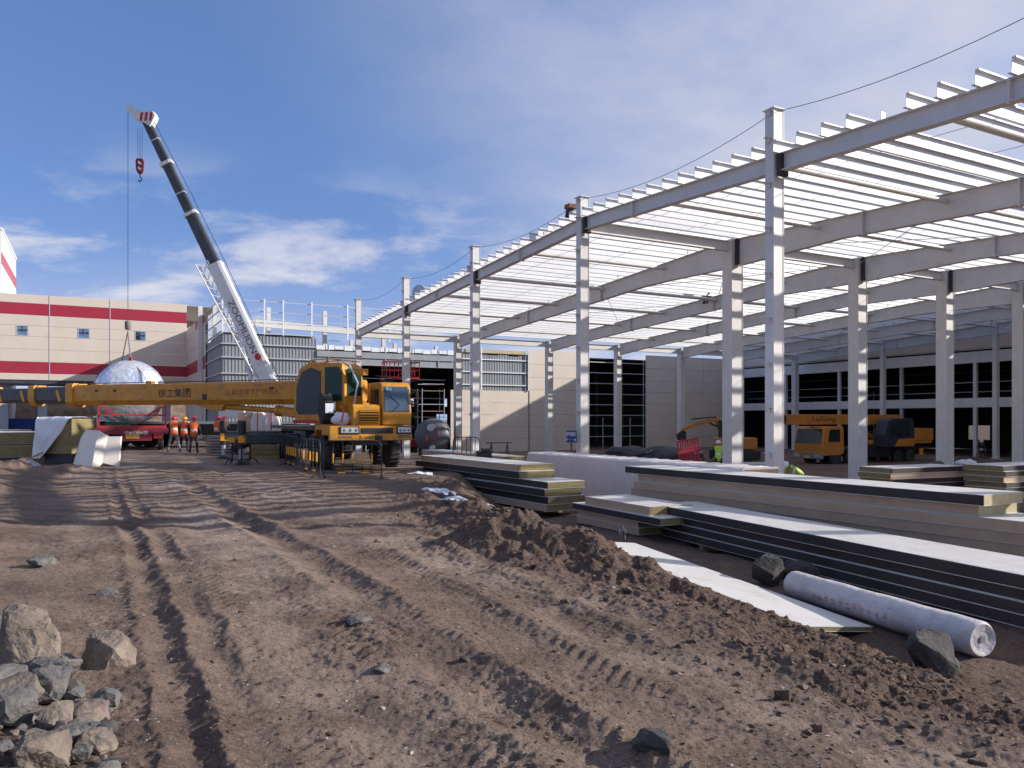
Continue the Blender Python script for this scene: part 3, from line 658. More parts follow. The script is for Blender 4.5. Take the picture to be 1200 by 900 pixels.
# ------------------------------------------------------------------ vehicles
def wheel(parent, x, y, r=.53, wd=.34, out=-1, ax='x'):
    Mx = Matrix.Translation((x,y,r)) @ Matrix.Rotation(R(90),4,'Y')
    m = MB(); m.lathe([(r*.58,-wd/2),(r*.9,-wd/2),(r*.98,-wd*.4),(r,-wd*.25),(r,wd*.25),(r*.98,wd*.4),(r*.9,wd/2),(r*.58,wd/2)], 28, Mx)
    for k in range(22):
        a = 2*math.pi*k/22
        for sgn in (-1,1):
            c = Mx @ Vector((r*1.005*math.cos(a), r*1.005*math.sin(a), sgn*wd*.24)); m.box(c, (wd*.4,.05,.03), Matrix.Rotation(-a+R(90),3,'X'))
    ty = m.build('tyre', rubber, parent, smooth=True)
    m = MB(); o = out*wd/2
    m.lathe([(.02,o*.75),(r*.22,o*.9),(r*.24,o*.4),(r*.5,o*.3),(r*.57,o*.95),(r*.6,o*.98),(r*.6,o*.3),(.02,o*.2)], 20, Mx)
    for k in range(8):
        a = 2*math.pi*k/8; m.box(Mx @ Vector((r*.36*math.cos(a), r*.36*math.sin(a), o*.45)), (.05,.04,.04))
    m.build('rim', hub, ty, smooth=True); return ty
def pane(m, a, b, c, d): m.add([a,b,c,d], [(0,1,2,3)])

# --- yellow truck crane
PSI = R(26)
yc = thing('yellow_truck_crane', 'yellow truck crane with long horizontal boom and round front tyres on the dirt road', 'crane', (-4.30, 23.95, .06), PSI)
m = MB(); m.b2((-1.3,0,.90),(1.3,.16,1.36)); m.b2((-1.3,.16,1.06),(-1.12,1.1,1.36)); m.b2((1.12,.16,1.06),(1.3,1.1,1.36)); m.b2((-1.12,.16,1.3),(1.12,1.0,1.36)); m.build('bumper', yel, yc, bevel=.03)
for x0, x1 in ((-1.0,-.38),(.78,1.29)):
    m = MB(); m.b2((x0,-.03,1.10),(x1,.03,1.34)); hl = m.build('headlight', blk, yc, bevel=.025)
    m = MB(); m.b2((x0+.04,-.045,1.14),(x1-.05,-.01,1.31)); le = m.build('lens', lampm, hl, bevel=.02)
    m = MB()
    for k in range(3): m.lathe([(.01,0),(.05,.005),(.062,.03)], 14, Matrix.Translation((x0+.13+k*(x1-x0-.25)/2.,-.05,1.225)) @ Matrix.Rotation(R(-90),4,'X'))
    m.build('reflector', M('reflector', (.25,.25,.27), .15, .6), hl)
m = MB(); m.b2((-.33,-.02,1.12),(.68,.02,1.29)); gr = m.build('lower_grille', blk, yc, bevel=.02)
for z in (1.16, 1.205, 1.25):
    m = MB(); m.b2((-.31,-.035,z-.008),(.66,-.021,z+.008)); m.build('slat', darkst, gr)
m = MB(); m.b2((-.35,-.02,.93),(.08,-.004,1.07)); pl = m.build('licence_plate', M('plate_yellow', (.72,.4,.05), .5), yc)
text('C·61830', .115, ink, pl, (-.135,-.024,1.0), (R(90),0,0))
m = MB(); m.b2((.1,-.06,.92),(.33,.0,1.06)); m.build('tow_hook', blk, yc, bevel=.02)
for x0 in (-1.02, .82):
    m = MB(); m.b2((x0,-.012,.99),(x0+.4,.0,1.06)); m.build('fog_lamp', hub, yc)
# engine deck and hood
m = MB(); m.prism([(.04,1.36),(.0,1.42),(.02,1.95),(.12,2.02),(1.5,2.05),(1.5,1.36)], -.56, .30, lambda u,v,e: (e,u+.06,v)); m.build('hood', yel, yc, bevel=.02)
m = MB(); m.b2((-.36,.04,1.44),(.22,.075,1.84)); gr = m.build('grille', blk, yc)
for k in range(5):
    m = MB(); m.beam((-.37,.03,1.48+k*.08),(.23,.03,1.48+k*.08),.05,.022,up=(0,-.6,1)); m.build('louvre', yel, gr)
# driver cab
cabp = [(.02,1.38),(.0,1.75),(.16,2.62),(.3,2.72),(1.45,2.74),(1.55,2.66),(1.58,1.38)]
m = MB(); m.prism(cabp, .34, 1.28, lambda u,v,e: (e,u,v)); cabd = m.build('driver_cab', yel, yc, bevel=.05, seg=3)
m = MB(); m.add([(.40,-.018,1.80),(1.22,-.018,1.80),(1.19,.132,2.58),(.43,.132,2.58),(.40,.03,1.80),(1.22,.03,1.80),(1.19,.18,2.58),(.43,.18,2.58)], [(0,1,2,3),(7,6,5,4),(0,4,5,1),(1,5,6,2),(2,6,7,3),(3,7,4,0)]); ws = m.build('windscreen', M('screen_glass', (.06,.085,.11), .05, 0, .3, 3, spec=.9), cabd, bevel=.012)
m = MB(); m.tube((.62,-.03,1.78),(.9,.02,2.02),.012,n=6); m.tube((.9,.02,2.02),(.60,.06,2.28),.01,n=6); m.build('wiper', blk, cabd)
m = MB(); m.b2((.46,.03,2.45),(.54,.05,2.55)); m.b2((.57,.03,2.44),(.63,.06,2.53)); m.build('sticker', M('sticker', (.25,.5,.65), .5), cabd)
m = MB(); m.add([(.325,.35,1.95),(.325,1.1,1.95),(.325,1.1,2.5),(.325,.42,2.5),(.345,.35,1.95),(.345,1.1,1.95),(.345,1.1,2.5),(.345,.42,2.5)], [(0,1,2,3),(7,6,5,4),(0,4,5,1),(1,5,6,2),(2,6,7,3),(3,7,4,0)]); m.build('side_window', glass, cabd)
m = MB(); m.b2((.32,.2,1.86),(.338,1.2,1.9)); m.b2((.32,1.18,1.9),(.338,1.22,2.56)); m.build('door_trim', blk, cabd)
m = MB(); m.path([(1.26,.12,2.5),(1.45,-.02,2.48),(1.45,-.02,2.1)],.015); m.box((1.46,-.03,2.28),(.05,.12,.3)); m.build('mirror', blk, cabd)
m = MB(); m.path([(.7,.5,2.73),(.5,.8,2.82),(1.0,1.3,2.9),(.6,1.7,3.0)], .02); m.build('roof_hose', blk, cabd)
# chassis, fenders, axles
m = MB(); m.b2((-.55,.2,.75),(.55,11.2,1.2)); m.build('chassis', blk, yc)
m = MB(); m.b2((-1.28,1.75,1.2),(1.28,11.2,1.32)); m.build('deck', M('deck_paint', (.16,.12,.085), .8, 0, .3, 2, dirt=.5), yc)
for sx in (-1,1):
    m = MB()
    m.prism([(.95,1.33),(1.15,1.22),(1.9,1.22),(2.1,1.0),(2.16,1.0),(2.0,1.36),(.95,1.4)], sx*.85, sx*1.3, lambda u,v,e: (e,u,v)); m.build('fender', yel, yc)
    for y in (1.45, 3.0, 7.6, 8.95):
        wheel(yc, sx*1.06, y, .54, .36, out=sx)
m = MB(); m.b2((-1.28,3.7,.6),(-.7,5.0,1.15)); m.b2((-1.2,5.1,.5),(-.7,6.4,1.15)); m.build('tool_boxes', darkst, yc, bevel=.02)
m = MB()
for k in range(5): m.b2((-1.3,2.25,.55+k*.12),(-1.0,2.5,.6+k*.12))
m.build('steps', hub, yc)
# outriggers on the near side with jack legs
for y, ext in ((4.9, 1.9), (9.9, 2.0)):
    for sx in (-1,):
        m = MB(); m.b2((sx*1.2,y-.16,.72),(sx*(1.3+ext),y+.16,1.05)); ob = m.build('outrigger_beam', M('outrigger_dark', (.03,.045,.05), .5, 0, .3), yc, bevel=.02)
        m = MB(); m.tube((sx*(1.3+ext),y,.55),(sx*(1.3+ext),y,1.5),.14,n=14); m.build('jack_leg', blk, ob, smooth=True)
        m = MB(); m.tube((sx*(1.3+ext),y,.12),(sx*(1.3+ext),y,.56),.08,n=12); m.build('jack_piston', galvd, ob, smooth=True)
        m = MB(); m.lathe([(.26,.0),(.26,.05),(.1,.12)], 14, Matrix.Translation((sx*(1.3+ext),y,-.02))); m.build('jack_foot', blk, ob)
        m = MB(); m.box((sx*(1.3+ext),y-.145,.85),(.26,.03,.3)); m.build('warning_plate', yband, ob)
# spare wheel and white sack on the front deck
sp_ = wheel(yc, -1.12, 1.25, .47, .32, out=-1); sp_.location.z = 1.42; sp_.name = 'spare_tyre'
m = MB(); m.b2((-.98,.92,1.83),(-.9,.955,2.1)); m.box((-1.12,.762,1.9),(.26,.02,.3)); m.build('tyre_label', whiteink, yc)
# lattice frame on the deck
m = MB()
for a, b in (((-.7,1.6,2.05),(-.62,1.6,2.75)),((.05,1.6,2.05),(-.02,1.6,2.7)),((-.68,1.6,2.1),(-.02,1.6,2.5)),((.05,1.6,2.1),(-.62,1.6,2.5)),((-.64,1.6,2.46),(-.02,1.6,2.46)),((-.64,1.6,2.72),(-.64,2.2,2.1))): m.beam(a, b, .07, .07)
m.build('support_frame', yel, yc)
# superstructure, turned so that the boom reaches out over the left rear
m = MB(); m.lathe([(.7,0),(.7,.22),(.85,.24),(.85,.36)], 24); m.b2((-1.5,-1.15,.36),(1.4,1.05,.58)); m.b2((-1.7,-1.0,.4),(-1.3,.7,.8))
m.prism([(-1.1,.58),(-1.1,1.5),(-.6,1.55),(.5,.9),(.6,.58)], -.62, -.5, lambda u,v,e: (u,e,v)); m.prism([(-1.1,.58),(-1.1,1.5),(-.6,1.55),(.5,.9),(.6,.58)], .5, .62, lambda u,v,e: (u,e,v))
su = m.build('superstructure', yel, yc, off=None)
su.location = (-.25, 3.75, 1.30); su.rotation_euler = (0,0,R(154.2-26)); ZS = 1.36      # superstructure zero height above ground
bz = 2.56-ZS; lean = .006
def bsec(x0, x1, h, wd, mat, nm='boom_section', z=bz, tz=0):
    m = MB(); poly = [(-wd/2,h*.42),(-wd*.4,h/2),(wd*.4,h/2),(wd/2,h*.42),(wd/2,-h*.28),(wd*.26,-h/2),(-wd*.26,-h/2),(-wd/2,-h*.28)]
    m.prism(poly, x0, x1, lambda u,v,e: (e,u,v+z+lean*e)); return m.build(nm, mat, su)
b1 = bsec(-1.15, 13.6, .84, .62, yel)
for k, (x, l) in enumerate(((13.45,.45),)):
    bsec(x, x+l, 1.0, .74, yel, 'boom_collar')
bsec(13.9, 16.3, .72, .52, bboom); bsec(16.1, 16.5, .9, .62, yel, 'boom_collar'); bsec(16.5, 19.4, .64, .46, bboom); bsec(19.2, 19.6, .84, .56, yel, 'boom_collar'); bsec(19.6, 24, .56, .40, bboom)
for x, wd_ in ((14.5,.12),(17.0,.14),(18.6,.12)):
    m = MB(); m.box((x,.0,bz+lean*x-.02),(.14,.565 if x < 16 else .50,.5), Matrix.Rotation(R(24),3,'Y')); m.build('yellow_mark', yband, su)
for x in (2.6, 6.8, 10.9, 12.0):
    m = MB(); m.box((x,.312,bz+.16+lean*x),(.2,.012,.09)); m.build('slot', blk, su, bevel=.004)
m = MB(); m.box((12.4,0,bz+.47),(.3,.3,.14)); m.box((9.2,.0,bz+.52),(.3,.2,.16)); m.build('boom_lugs', yel, su)
m = MB(); m.box((5.9,.1,bz-.1),(.22,.44,.22)); m.build('cable_guide', blk, su)
text('徐工集团', .36, ink, su, (7.5,.316,bz+.05), (R(90),0,R(180)), sx=1.25)
text('△ 起重臂下严禁站人', .24, redink, su, (3.55,.316,bz+.05), (R(90),0,R(180)), sx=1.2)
m = MB(); m.tube((.6,0,.35),(2.6,0,bz-.62),.17,n=16); m.build('lift_cylinder', yel, su, smooth=True)
m = MB(); m.tube((2.5,0,bz-.63),(5.4,0,bz-.45),.1,n=14); m.tube((2.45,0,bz-.64),(2.62,0,bz-.63),.2,n=16); m.build('cylinder_rod', yel, su, smooth=True)
m = MB(); m.prism([(5.0,bz-.36),(6.9,bz-.3),(5.6,bz-.62),(5.2,bz-.6)], -.16, .16, lambda u,v,e: (u,e,v)); m.build('cylinder_lug', yel, su)
m = MB(); m.path([(-.9,.05,bz+.5),(4,.05,bz+.5),(12,.05,bz+.56),(20,.05,bz+.62),(24,.05,bz+.66)], .018, 5); m.build('hoist_rope', ropew, su)
# operator cab
oc = [(-1.95,.05),(-1.95,1.5),(-1.8,1.92),(-.55,1.98),(-.18,1.82),(.08,1.3),(.12,.4),(-.02,.05)]
m = MB(); m.prism(oc, 1.02, 1.98, lambda u,v,e: (u,e,v+.12)); oca = m.build('operator_cab', yel, su, bevel=.04, seg=3)
ocw = [(-1.02,.3),(-1.02,1.68),(-.6,1.8),(-.26,1.68),(-.03,1.24),(.0,.45),(-.1,.3)]
m = MB(); m.prism(ocw, 1.975, 1.99, lambda u,v,e: (u,e,v+.12)); m.build('door_window', glass, oca)
m = MB(); m.prism([(-1.86,.72),(-1.86,1.6),(-1.72,1.8),(-1.18,1.8),(-1.18,.72)], 1.975, 1.99, lambda u,v,e: (u,e,v+.12)); m.build('rear_window', glassg, oca)
m = MB(); m.prism([(1.12,.9),(1.12,1.75),(1.85,1.75),(1.85,.9)], -1.965, -1.945, lambda u,v,e: (e,u,v+.12)); m.build('back_window', glassg, oca)
m = MB(); m.path([(-1.9,1.1,2.12),(-1.2,1.1,2.2),(-.5,1.1,2.18),(-.2,1.5,2.05)],.02); m.path([(-1.9,1.85,2.12),(-1.2,1.85,2.2),(-.5,1.85,2.18)],.02)
for x in (-1.6,-1.0,-.5): m.tube((x,1.1,2.0),(x,1.1,2.18),.015,n=6); m.tube((x,1.85,2.0),(x,1.85,2.18),.015,n=6)
m.build('roof_rail', yel, oca)
m = MB(); m.path([(-2.0,1.95,.5),(-2.3,1.95,.7),(-2.4,1.9,1.4),(-2.1,1.9,1.95),(-1.8,1.9,2.12)],.03); m.build('grab_rail', galvd, oca)
m = MB(); m.box((-2.35,1.6,1.75),(.3,.25,.2)); m.tube((-2.0,1.6,1.75),(-2.45,1.6,1.75),.06); m.build('work_lamp', yel, oca, bevel=.03)
m = MB(); m.box((-.35,2.0,.18),(.9,.02,.12)); m.build('lower_stripe', redpt, oca)
sk = thing('white_sack', 'white woven sack with a red cord on the yellow crane front deck', 'sack', tuple(yc.matrix_basis @ Vector((-.80,.52,1.36))), PSI)
def blob(name, mat, parent, dims, seed=0, amp=.12, sub=3, z0=True):
    bm = bmesh.new(); bmesh.ops.create_icosphere(bm, subdivisions=sub, radius=1)
    for v in bm.verts:
        n = 1+amp*mnoise.noise(v.co*1.6+Vector((seed,0,0)))+amp*.5*mnoise.noise(v.co*4+Vector((0,seed,0)))
        v.co = Vector((v.co.x*dims[0]*n, v.co.y*dims[1]*n, v.co.z*dims[2]*n+(dims[2]*.9 if z0 else 0)))
        if z0: v.co.z = max(v.co.z, 0)
    me = bpy.data.meshes.new(name); bm.to_mesh(me); bm.free(); me.materials.append(mat); smooth_by_angle(me, 60); return link(name, me, parent)
blob('sack_body', plastic, sk, (.3,.22,.23), 2, .25)
m = MB(); m.path([(-.05,-.2,.1),(-.02,-.21,.3),(.05,-.1,.46),(.02,0,.52),(-.06,.02,.6)], .02); m.build('cord', redplastic, sk)

# --- white telescopic crane behind
wcx = thing('white_mobile_crane', 'white mobile crane with raised telescopic boom and lattice jib behind the dirt yard', 'crane', (-15, 47.0, 0), 0); wo_ = Vector((-15,47.0,0))
def wl(px, py, Y): return Vector(((px-600)/F*Y, Y, EYE+(HOR-py)/F*Y))-wo_
root, elb, tip = wl(323,463,46.2), wl(253,312,46.7), wl(172,143,47.2)
def wsec(a, b, w0, w1, mat, nm, parent):
    d = (b-a).normalized(); x = Vector((0,1,0)); u = d.cross(x).normalized(); x = u.cross(d); m = MB(); vs = []
    for p, q in ((a,w0),(b,w1)):
        for (i, j) in ((-.42,-.5),(.42,-.5),(.5,-.3),(.5,.42),(.4,.5),(-.4,.5),(-.5,.42),(-.5,-.3)): vs.append(p+x*(i*q*.75)+u*(j*q))
    n = 8; m.add(vs, [(i,(i+1)%n,n+(i+1)%n,n+i) for i in range(n)]+[tuple(range(n))[::-1],tuple(range(n,2*n))]); return m.build(nm, mat, parent)
m = MB(); m.b2((-9.2,-1.3,.7),(2.5,1.3,1.35)); wch = m.build('chassis', blk, wcx)
m = MB(); m.b2((-9.2,-1.3,1.36),(-4.5,1.3,1.5)); m.b2((-3.5,-1.3,1.36),(2.4,1.3,1.5)); m.build('deck', wcrane, wcx)
m = MB(); m.prism([(-9.3,.8),(-9.35,1.8),(-9.1,2.75),(-7.6,2.75),(-7.5,1.5),(-7.5,.8)], -1.3, 1.3, lambda u,v,e: (u,e,v)); wcab = m.build('driver_cab', wcrane, wcx, bevel=.06)
m = MB(); m.b2((-9.0,-1.32,1.9),(-8.0,-1.305,2.6)); m.build('side_window', glass, wcab)
for x in (-8.0,-6.3,-1.2,.2):
    ty = wheel(wcx, 0, 0, .55, .36, out=-1); ty.rotation_euler = (0,0,R(90)); ty.location = (x,-1.05,0)
    ty = wheel(wcx, 0, 0, .55, .36, out=-1); ty.rotation_euler = (0,0,R(90)); ty.location = (x,1.05,0)
m = MB(); m.lathe([(.9,1.5),(.9,1.8)], 22, Matrix.Translation((.2,0,0))); m.b2((-1.2,-1.2,1.8),(3.2,1.2,2.3)); m.b2((1.6,-1.25,2.3),(3.2,1.25,3.0)); m.build('superstructure', wcrane, wcx, bevel=.03)
m = MB(); m.prism([(-2.0,1.7),(-2.05,2.6),(-1.7,3.3),(-.6,3.3),(-.5,1.7)], -1.75, -.85, lambda u,v,e: (u,e,v)); oc2 = m.build('operator_cab', wcrane, wcx, bevel=.05)
m = MB(); m.b2((-1.8,-1.77,2.2),(-.8,-1.755,3.1)); m.build('door_window', glass, oc2)
boom = wsec(root, elb, .85, .80, wcrane, 'boom', wcx)
dd = (tip-elb)
wsec(elb-dd*.02, elb+dd*.36, .66, .64, bboom, 'boom_section', boom); wsec(elb+dd*.35, elb+dd*.71, .56, .54, bboom, 'boom_section', boom); wsec(elb+dd*.70, tip, .48, .46, bboom, 'boom_section', boom)
for f in (.0,.355,.705): wsec(elb+dd*(f-.008), elb+dd*(f+.012), .86-.2*f, .86-.2*f, wcrane, 'boom_collar', boom)
for f in (.18, .5, .87): wsec(elb+dd*(f-.004), elb+dd*(f+.004), .62-.12*f, .62-.12*f, galvd, 'boom_band', boom)
n_ = Vector((dd.z,0,-dd.x)).normalized()                 # upper side of the boom
hd = [wl(178,150,47.2), wl(184,137,47.2), wl(181,132,47.2), wl(167,133,47.2), wl(156,125,47.2), wl(151,125,47.2), wl(150,129,47.2), wl(160,141,47.2), wl(170,145,47.2)]
m = MB(); n=len(hd); vs=[p+Vector((0,-.28,0)) for p in hd]+[p+Vector((0,.28,0)) for p in hd]; m.add(vs,[(i,(i+1)%n,n+(i+1)%n,n+i) for i in range(n)]+[tuple(range(n))[::-1],tuple(range(n,2*n))]); hdo = m.build('boom_head', wcrane, boom)
for a, b in ((166,169),(171.5,174.5),(177,180)):
    m = MB(); q = [wl(a,143.5,47.2),wl(b,143.5,47.2),wl(b+1.5,133.5,47.2),wl(a+1.5,133.5,47.2)]; m.add([p+Vector((0,-.29,0)) for p in q]+[p+Vector((0,-.281,0)) for p in q],[(0,1,2,3),(7,6,5,4),(0,4,5,1),(1,5,6,2),(2,6,7,3),(3,7,4,0)]); m.build('red_stripe', redpt, boom)
# stowed lattice jib beside the boom
j0, j1 = wl(236,309,46.5), wl(304,443,46.1); jd = (j1-j0).normalized(); jn = Vector((0,1,0)); ju = jd.cross(jn).normalized(); m = MB()
cs = [(.0,.0,.32),(.0,.32,-.2),(.0,-.32,-.2)]; nb = 15
for (_, a, b) in cs: m.tube(j0+jn*a+ju*b*1.3, j1+jn*a*.6+ju*b*.7, .045, n=6)
for k in range(nb):
    f0, f1 = k/nb, (k+1)/nb
    for i in range(3):
        c0, c1 = cs[i], cs[(i+1)%3]; s0 = 1-.45*f0; s1 = 1-.45*f1
        m.tube(j0.lerp(j1,f0)+jn*c0[1]*s0+ju*c0[2]*1.3*s0, j0.lerp(j1,f1)+jn*c1[1]*s1+ju*c1[2]*1.3*s1, .026, n=5)
m.build('lattice_jib', wcrane, boom)
m = MB(); p = wl(305,418.5,46.0); m.lathe([(.0,-.05),(.19,0),(.2,.06),(.0,.1)], 18, Matrix.Translation(p+Vector((0,-.36,0))) @ Matrix.Rotation(R(90),4,'X')); m.build('red_disc', redpt, boom)
m = MB(); m.path([root+n_*.6, elb+n_*.62, elb.lerp(tip,.5)+n_*.55, tip+n_*.4, wl(158,127,47.2)], .018, 5); m.build('hoist_rope', ropew, boom)
m = MB(); m.tube(wl(297,455,45.9),wl(278,380,46.3),.13,n=10); m.build('lift_cylinder', galvd, boom)
lx = (root-elb).normalized(); lz = (Vector((0,-1,0))-lx*lx.dot(Vector((0,-1,0)))).normalized(); ly = lz.cross(lx)
tl = text('ZOOMLION', .5, M('boom_letter', (.12,.12,.13), .6), boom, (0,0,0), (0,0,0), sx=1.3)
tl.matrix_local = Matrix.Translation(root.lerp(elb,.52)+lz*.335-ly*.02) @ Matrix((lx,ly,lz)).transposed().to_4x4() @ Matrix.Diagonal((1.3,1,1,1))
hb_s = .8
hb = thing('hook_block', 'small red and white hook block hanging below the white crane head', 'hook', tuple(wl(164,195,47.2)+wo_)); hbo = hb.location; hb.scale = (.75,.75,.9)
for x in (-.17,-.06,.06,.17):
    m = MB(); m.tube((x,0,.5),(x*1.3,0,2.6),.012,n=5); m.build('rope', ropew, hb)
m = MB(); m.prism([(-.22,.5),(-.3,.3),(-.26,-.25),(-.12,-.5),(.12,-.5),(.26,-.25),(.3,.3),(.22,.5)], -.16, .16, lambda u,v,e: (u,e,v)); hbk = m.build('block', maroon, hb, bevel=.03)
m = MB(); m.box((.05,-.165,.2),(.3,.012,.16), Matrix.Rotation(R(35),3,'Y')); m.box((.05,-.165,-.18),(.3,.012,.14), Matrix.Rotation(R(35),3,'Y')); m.build('white_stripe', whiteink, hbk)
m = MB(); m.path([(0,0,-.5),(0,0,-.7),(.12,0,-.82),(.1,0,-.98),(-.04,0,-1.02),(-.14,0,-.9)], .045, 8); m.build('hook', blk, hb, smooth=True)

# --- foil wrapped tank on its trailer, slings
TX = Vector((-21.2, 43.4, 3.12)); ta = Vector((-.5,.866,0)); tr_ = 1.78
tk = thing('foil_tank', 'large silver foil wrapped tank end lifted over the red trailer', 'tank', (TX.x,TX.y,1.3), math.atan2(ta.y,ta.x))
Mt = Matrix.Translation((0,0,TX.z-1.3)) @ Matrix.Rotation(R(90),4,'Y')
bm = bmesh.new(); bmesh.ops.create_uvsphere(bm, u_segments=110, v_segments=80, radius=1)
bmesh.ops.delete(bm, geom=[v for v in bm.verts if v.co.z > .02], context='VERTS')
for v in bm.verts:
    c = v.co; n = .014*mnoise.noise(c*3)+.022*abs(mnoise.noise(c*6+Vector((4,1,2))))+.014*abs(mnoise.noise(c*13)); v.co = Mt @ Vector((c.x*tr_*(1+n), c.y*tr_*(1+n), c.z*.72*(1+n*3)))
me = bpy.data.meshes.new('dished_end'); bm.to_mesh(me); bm.free(); me.materials.append(foil); link('dished_end', me, tk); me.polygons.foreach_set('use_smooth', [True]*len(me.polygons))
m = MB(); m.lathe([(tr_,0),(tr_*1.005,.05),(tr_,.4),(tr_,6.4),(tr_*.7,7.0),(.05,7.2)], 40, Mt); m.build('shell', foilg, tk, smooth=True)
m = MB(); m.lathe([(tr_*1.012,-.03),(tr_*1.012,.12)], 40, Mt); m.build('seam_band', foil, tk, smooth=True)
sl = thing('lifting_sling', 'steel sling and ball hook holding the foil wrapped tank', 'sling', tuple(TX+ta*2.0+Vector((.0,0,3.9))))
so = sl.location; top = wl(150,131,47.2)+wo_-so
m = MB(); m.tube((0,0,.2),top,.016,n=5); m.build('hoist_rope', ropew, sl)
m = MB(); m.lathe([(.05,.3),(.15,.28),(.17,.22),(.17,-.12),(.14,-.2),(.05,-.22)], 16); m.build('ball_weight', M('weight_grey', (.2,.17,.15), .7), sl, smooth=True)
def onshell(u, angd, r=1.82): 
    a = R(angd); side = Vector((-ta.y,ta.x,0)); return TX+ta*u+side*(r*math.sin(a))+Vector((0,0,r*math.cos(a)))-so
for u, a0, a1 in ((3.4,8,60),(3.4,8,-60)):
    m = MB(); m.path([Vector((0,0,-.3))]+[onshell(u, a0+(a1-a0)*k/6) for k in range(7)], .035, 6); m.build('sling_leg', strapm, sl)
m = MB(); m.path([Vector((0,0,-.3)), onshell(-.1,0), onshell(-.62,-24,1.2), onshell(-.72,-40,.8)], .04, 6); m.build('sling_leg', strapm, sl)
m = MB(); m.box(onshell(-.1,0), (.16,.16,.3)); m.build('shackle', redpt, sl, bevel=.03)
ti = thing('maroon_trailer', 'maroon lowbed trailer under the foil wrapped tank, tail towards the road', 'trailer', (-19.9,40.9,0), R(24))
m = MB(); m.b2((-1.75,0,.98),(1.75,9.5,1.16)); m.build('deck', M('trailer_deck', (.2,.16,.15), .8, 0, .25, 2, dirt=.4), ti)
m = MB(); m.b2((-1.75,-.08,.86),(1.75,-.005,1.18)); m.build('tail_beam', maroon, ti)
m = MB(); m.b2((-.55,-.12,.5),(.95,-.06,.98)); tbd = m.build('tail_board', maroon, ti)
m = MB(); m.b2((-.3,-.15,.62),(.35,-.125,.84)); m.build('licence_plate', M('plate_yellow'), tbd)
text('宁A·U804挂', .22, whiteink, tbd, (.2,-.135,.9), (R(90),0,0))
for x0 in (-1.5, 1.02):
    m = MB(); m.b2((x0,-.1,.62),(x0+.42,-.05,.9)); m.build('tail_lamp', redpt, ti)
m = MB(); m.b2((-.5,.3,.55),(.5,9.3,.97)); m.build('beam', blk, ti)
for sx in (-1,1):
    for y in (1.2, 2.3, 3.4):
        wheel(ti, sx*1.35, y, .42, .3, out=sx); 
m = MB()
for sx in (-1,1):
    m.beam((sx*1.6,.7,1.18),(sx*1.6,.7,2.5),.09,.09); m.beam((sx*1.6,.7,2.4),(sx*.7,.7,1.85),.09,.09)
m.beam((-1.6,.62,1.85),(1.6,.62,1.85),.09,.09); m.beam((-1.6,.7,1.24),(1.6,.7,1.24),.12,.12); m.build('saddle_frame', redpt, ti)
m = MB(); m.b2((-1.3,1.0,1.17),(-.2,2.2,1.5)); m.build('green_block', green, ti, bevel=.04)

# --- orange truck crane parked inside the hall
lg = thing('orange_truck_crane', 'orange truck crane parked inside the hall behind the white columns', 'crane', W(24.6, 11.2, FLOOR-.1), A)
lg.scale = (.9,.9,.86)
# local x runs back along the vehicle, front at x=0
cab2 = [(.0,.75),(-.06,1.55),(.18,2.75),(.4,2.88),(2.0,2.9),(2.15,2.75),(2.2,.95),(1.9,.75)]
m = MB(); m.prism(cab2, -1.25, 1.25, lambda u,v,e: (u,e,v)); c2_ = m.build('driver_cab', org, lg, bevel=.06, seg=2)
m = MB(); m.add([(-.078,-1.12,1.62),(-.078,1.12,1.62),(.145,1.05,2.7),(.145,-1.05,2.7),(-.02,-1.12,1.62),(-.02,1.12,1.62),(.2,1.05,2.7),(.2,-1.05,2.7)], [(0,1,2,3),(7,6,5,4),(0,4,5,1),(1,5,6,2),(2,6,7,3),(3,7,4,0)]); m.build('windscreen', glass, c2_)
m = MB(); m.add([(.55,-1.262,1.75),(1.75,-1.262,1.75),(1.75,-1.262,2.65),(.7,-1.262,2.65),(.55,-1.24,1.75),(1.75,-1.24,1.75),(1.75,-1.24,2.65),(.7,-1.24,2.65)], [(0,1,2,3),(7,6,5,4),(0,4,5,1),(1,5,6,2),(2,6,7,3),(3,7,4,0)]); m.build('side_window', glass, c2_)
m = MB(); m.b2((-.13,-1.25,.5),(.1,1.25,.92)); bmp = m.build('bumper', M('bumper_grey', (.2,.19,.19), .6), lg, bevel=.04)
for sy in (-1,1):
    m = MB(); m.b2((-.15,sy*.65,.62),(-.1,sy*1.15,.82)); m.build('headlight', lampm, bmp)
m = MB(); m.b2((-.16,-.25,.55),(-.135,.25,.72)); m.build('licence_plate', M('plate_yellow'), bmp)
m = MB(); m.b2((.5,-.5,.6),(12,.5,1.1)); m.b2((2.3,-1.25,1.1),(12,1.25,1.25)); m.build('chassis', blk, lg)
for x in (1.4, 3.0, 8.2, 9.6):
    for sy in (-1,1):
        ty = wheel(lg, 0, 0, .55, .36, out=-sy); ty.rotation_euler = (0,0,R(90)); ty.location = (x, sy*1.05, 0)
m = MB(); m.b2((4.0,-1.28,.5),(7.3,-.7,1.1)); m.build('tool_boxes', blk, lg)
m = MB(); m.b2((10.6,-1.3,.6),(11.0,-1.2,1.1)); m.build('warning_plate', yband, lg)
m = MB(); m.lathe([(.8,1.25),(.8,1.5)], 20, Matrix.Translation((7.6,0,0))); m.b2((5.8,-1.2,1.5),(12.2,1.2,1.75)); m.b2((9.0,-1.25,1.75),(12.3,1.25,2.7)); m.build('superstructure', org, lg, bevel=.03)
m = MB(); m.prism([(5.6,1.3),(5.5,2.2),(6.0,3.3),(6.5,3.5),(8.6,3.5),(8.9,3.2),(9.0,1.3)], -2.0, -1.05, lambda u,v,e: (u,e,v)); oc3 = m.build('operator_cab', M('cab_dark_blue', (.03,.035,.05), .45), lg, bevel=.05)
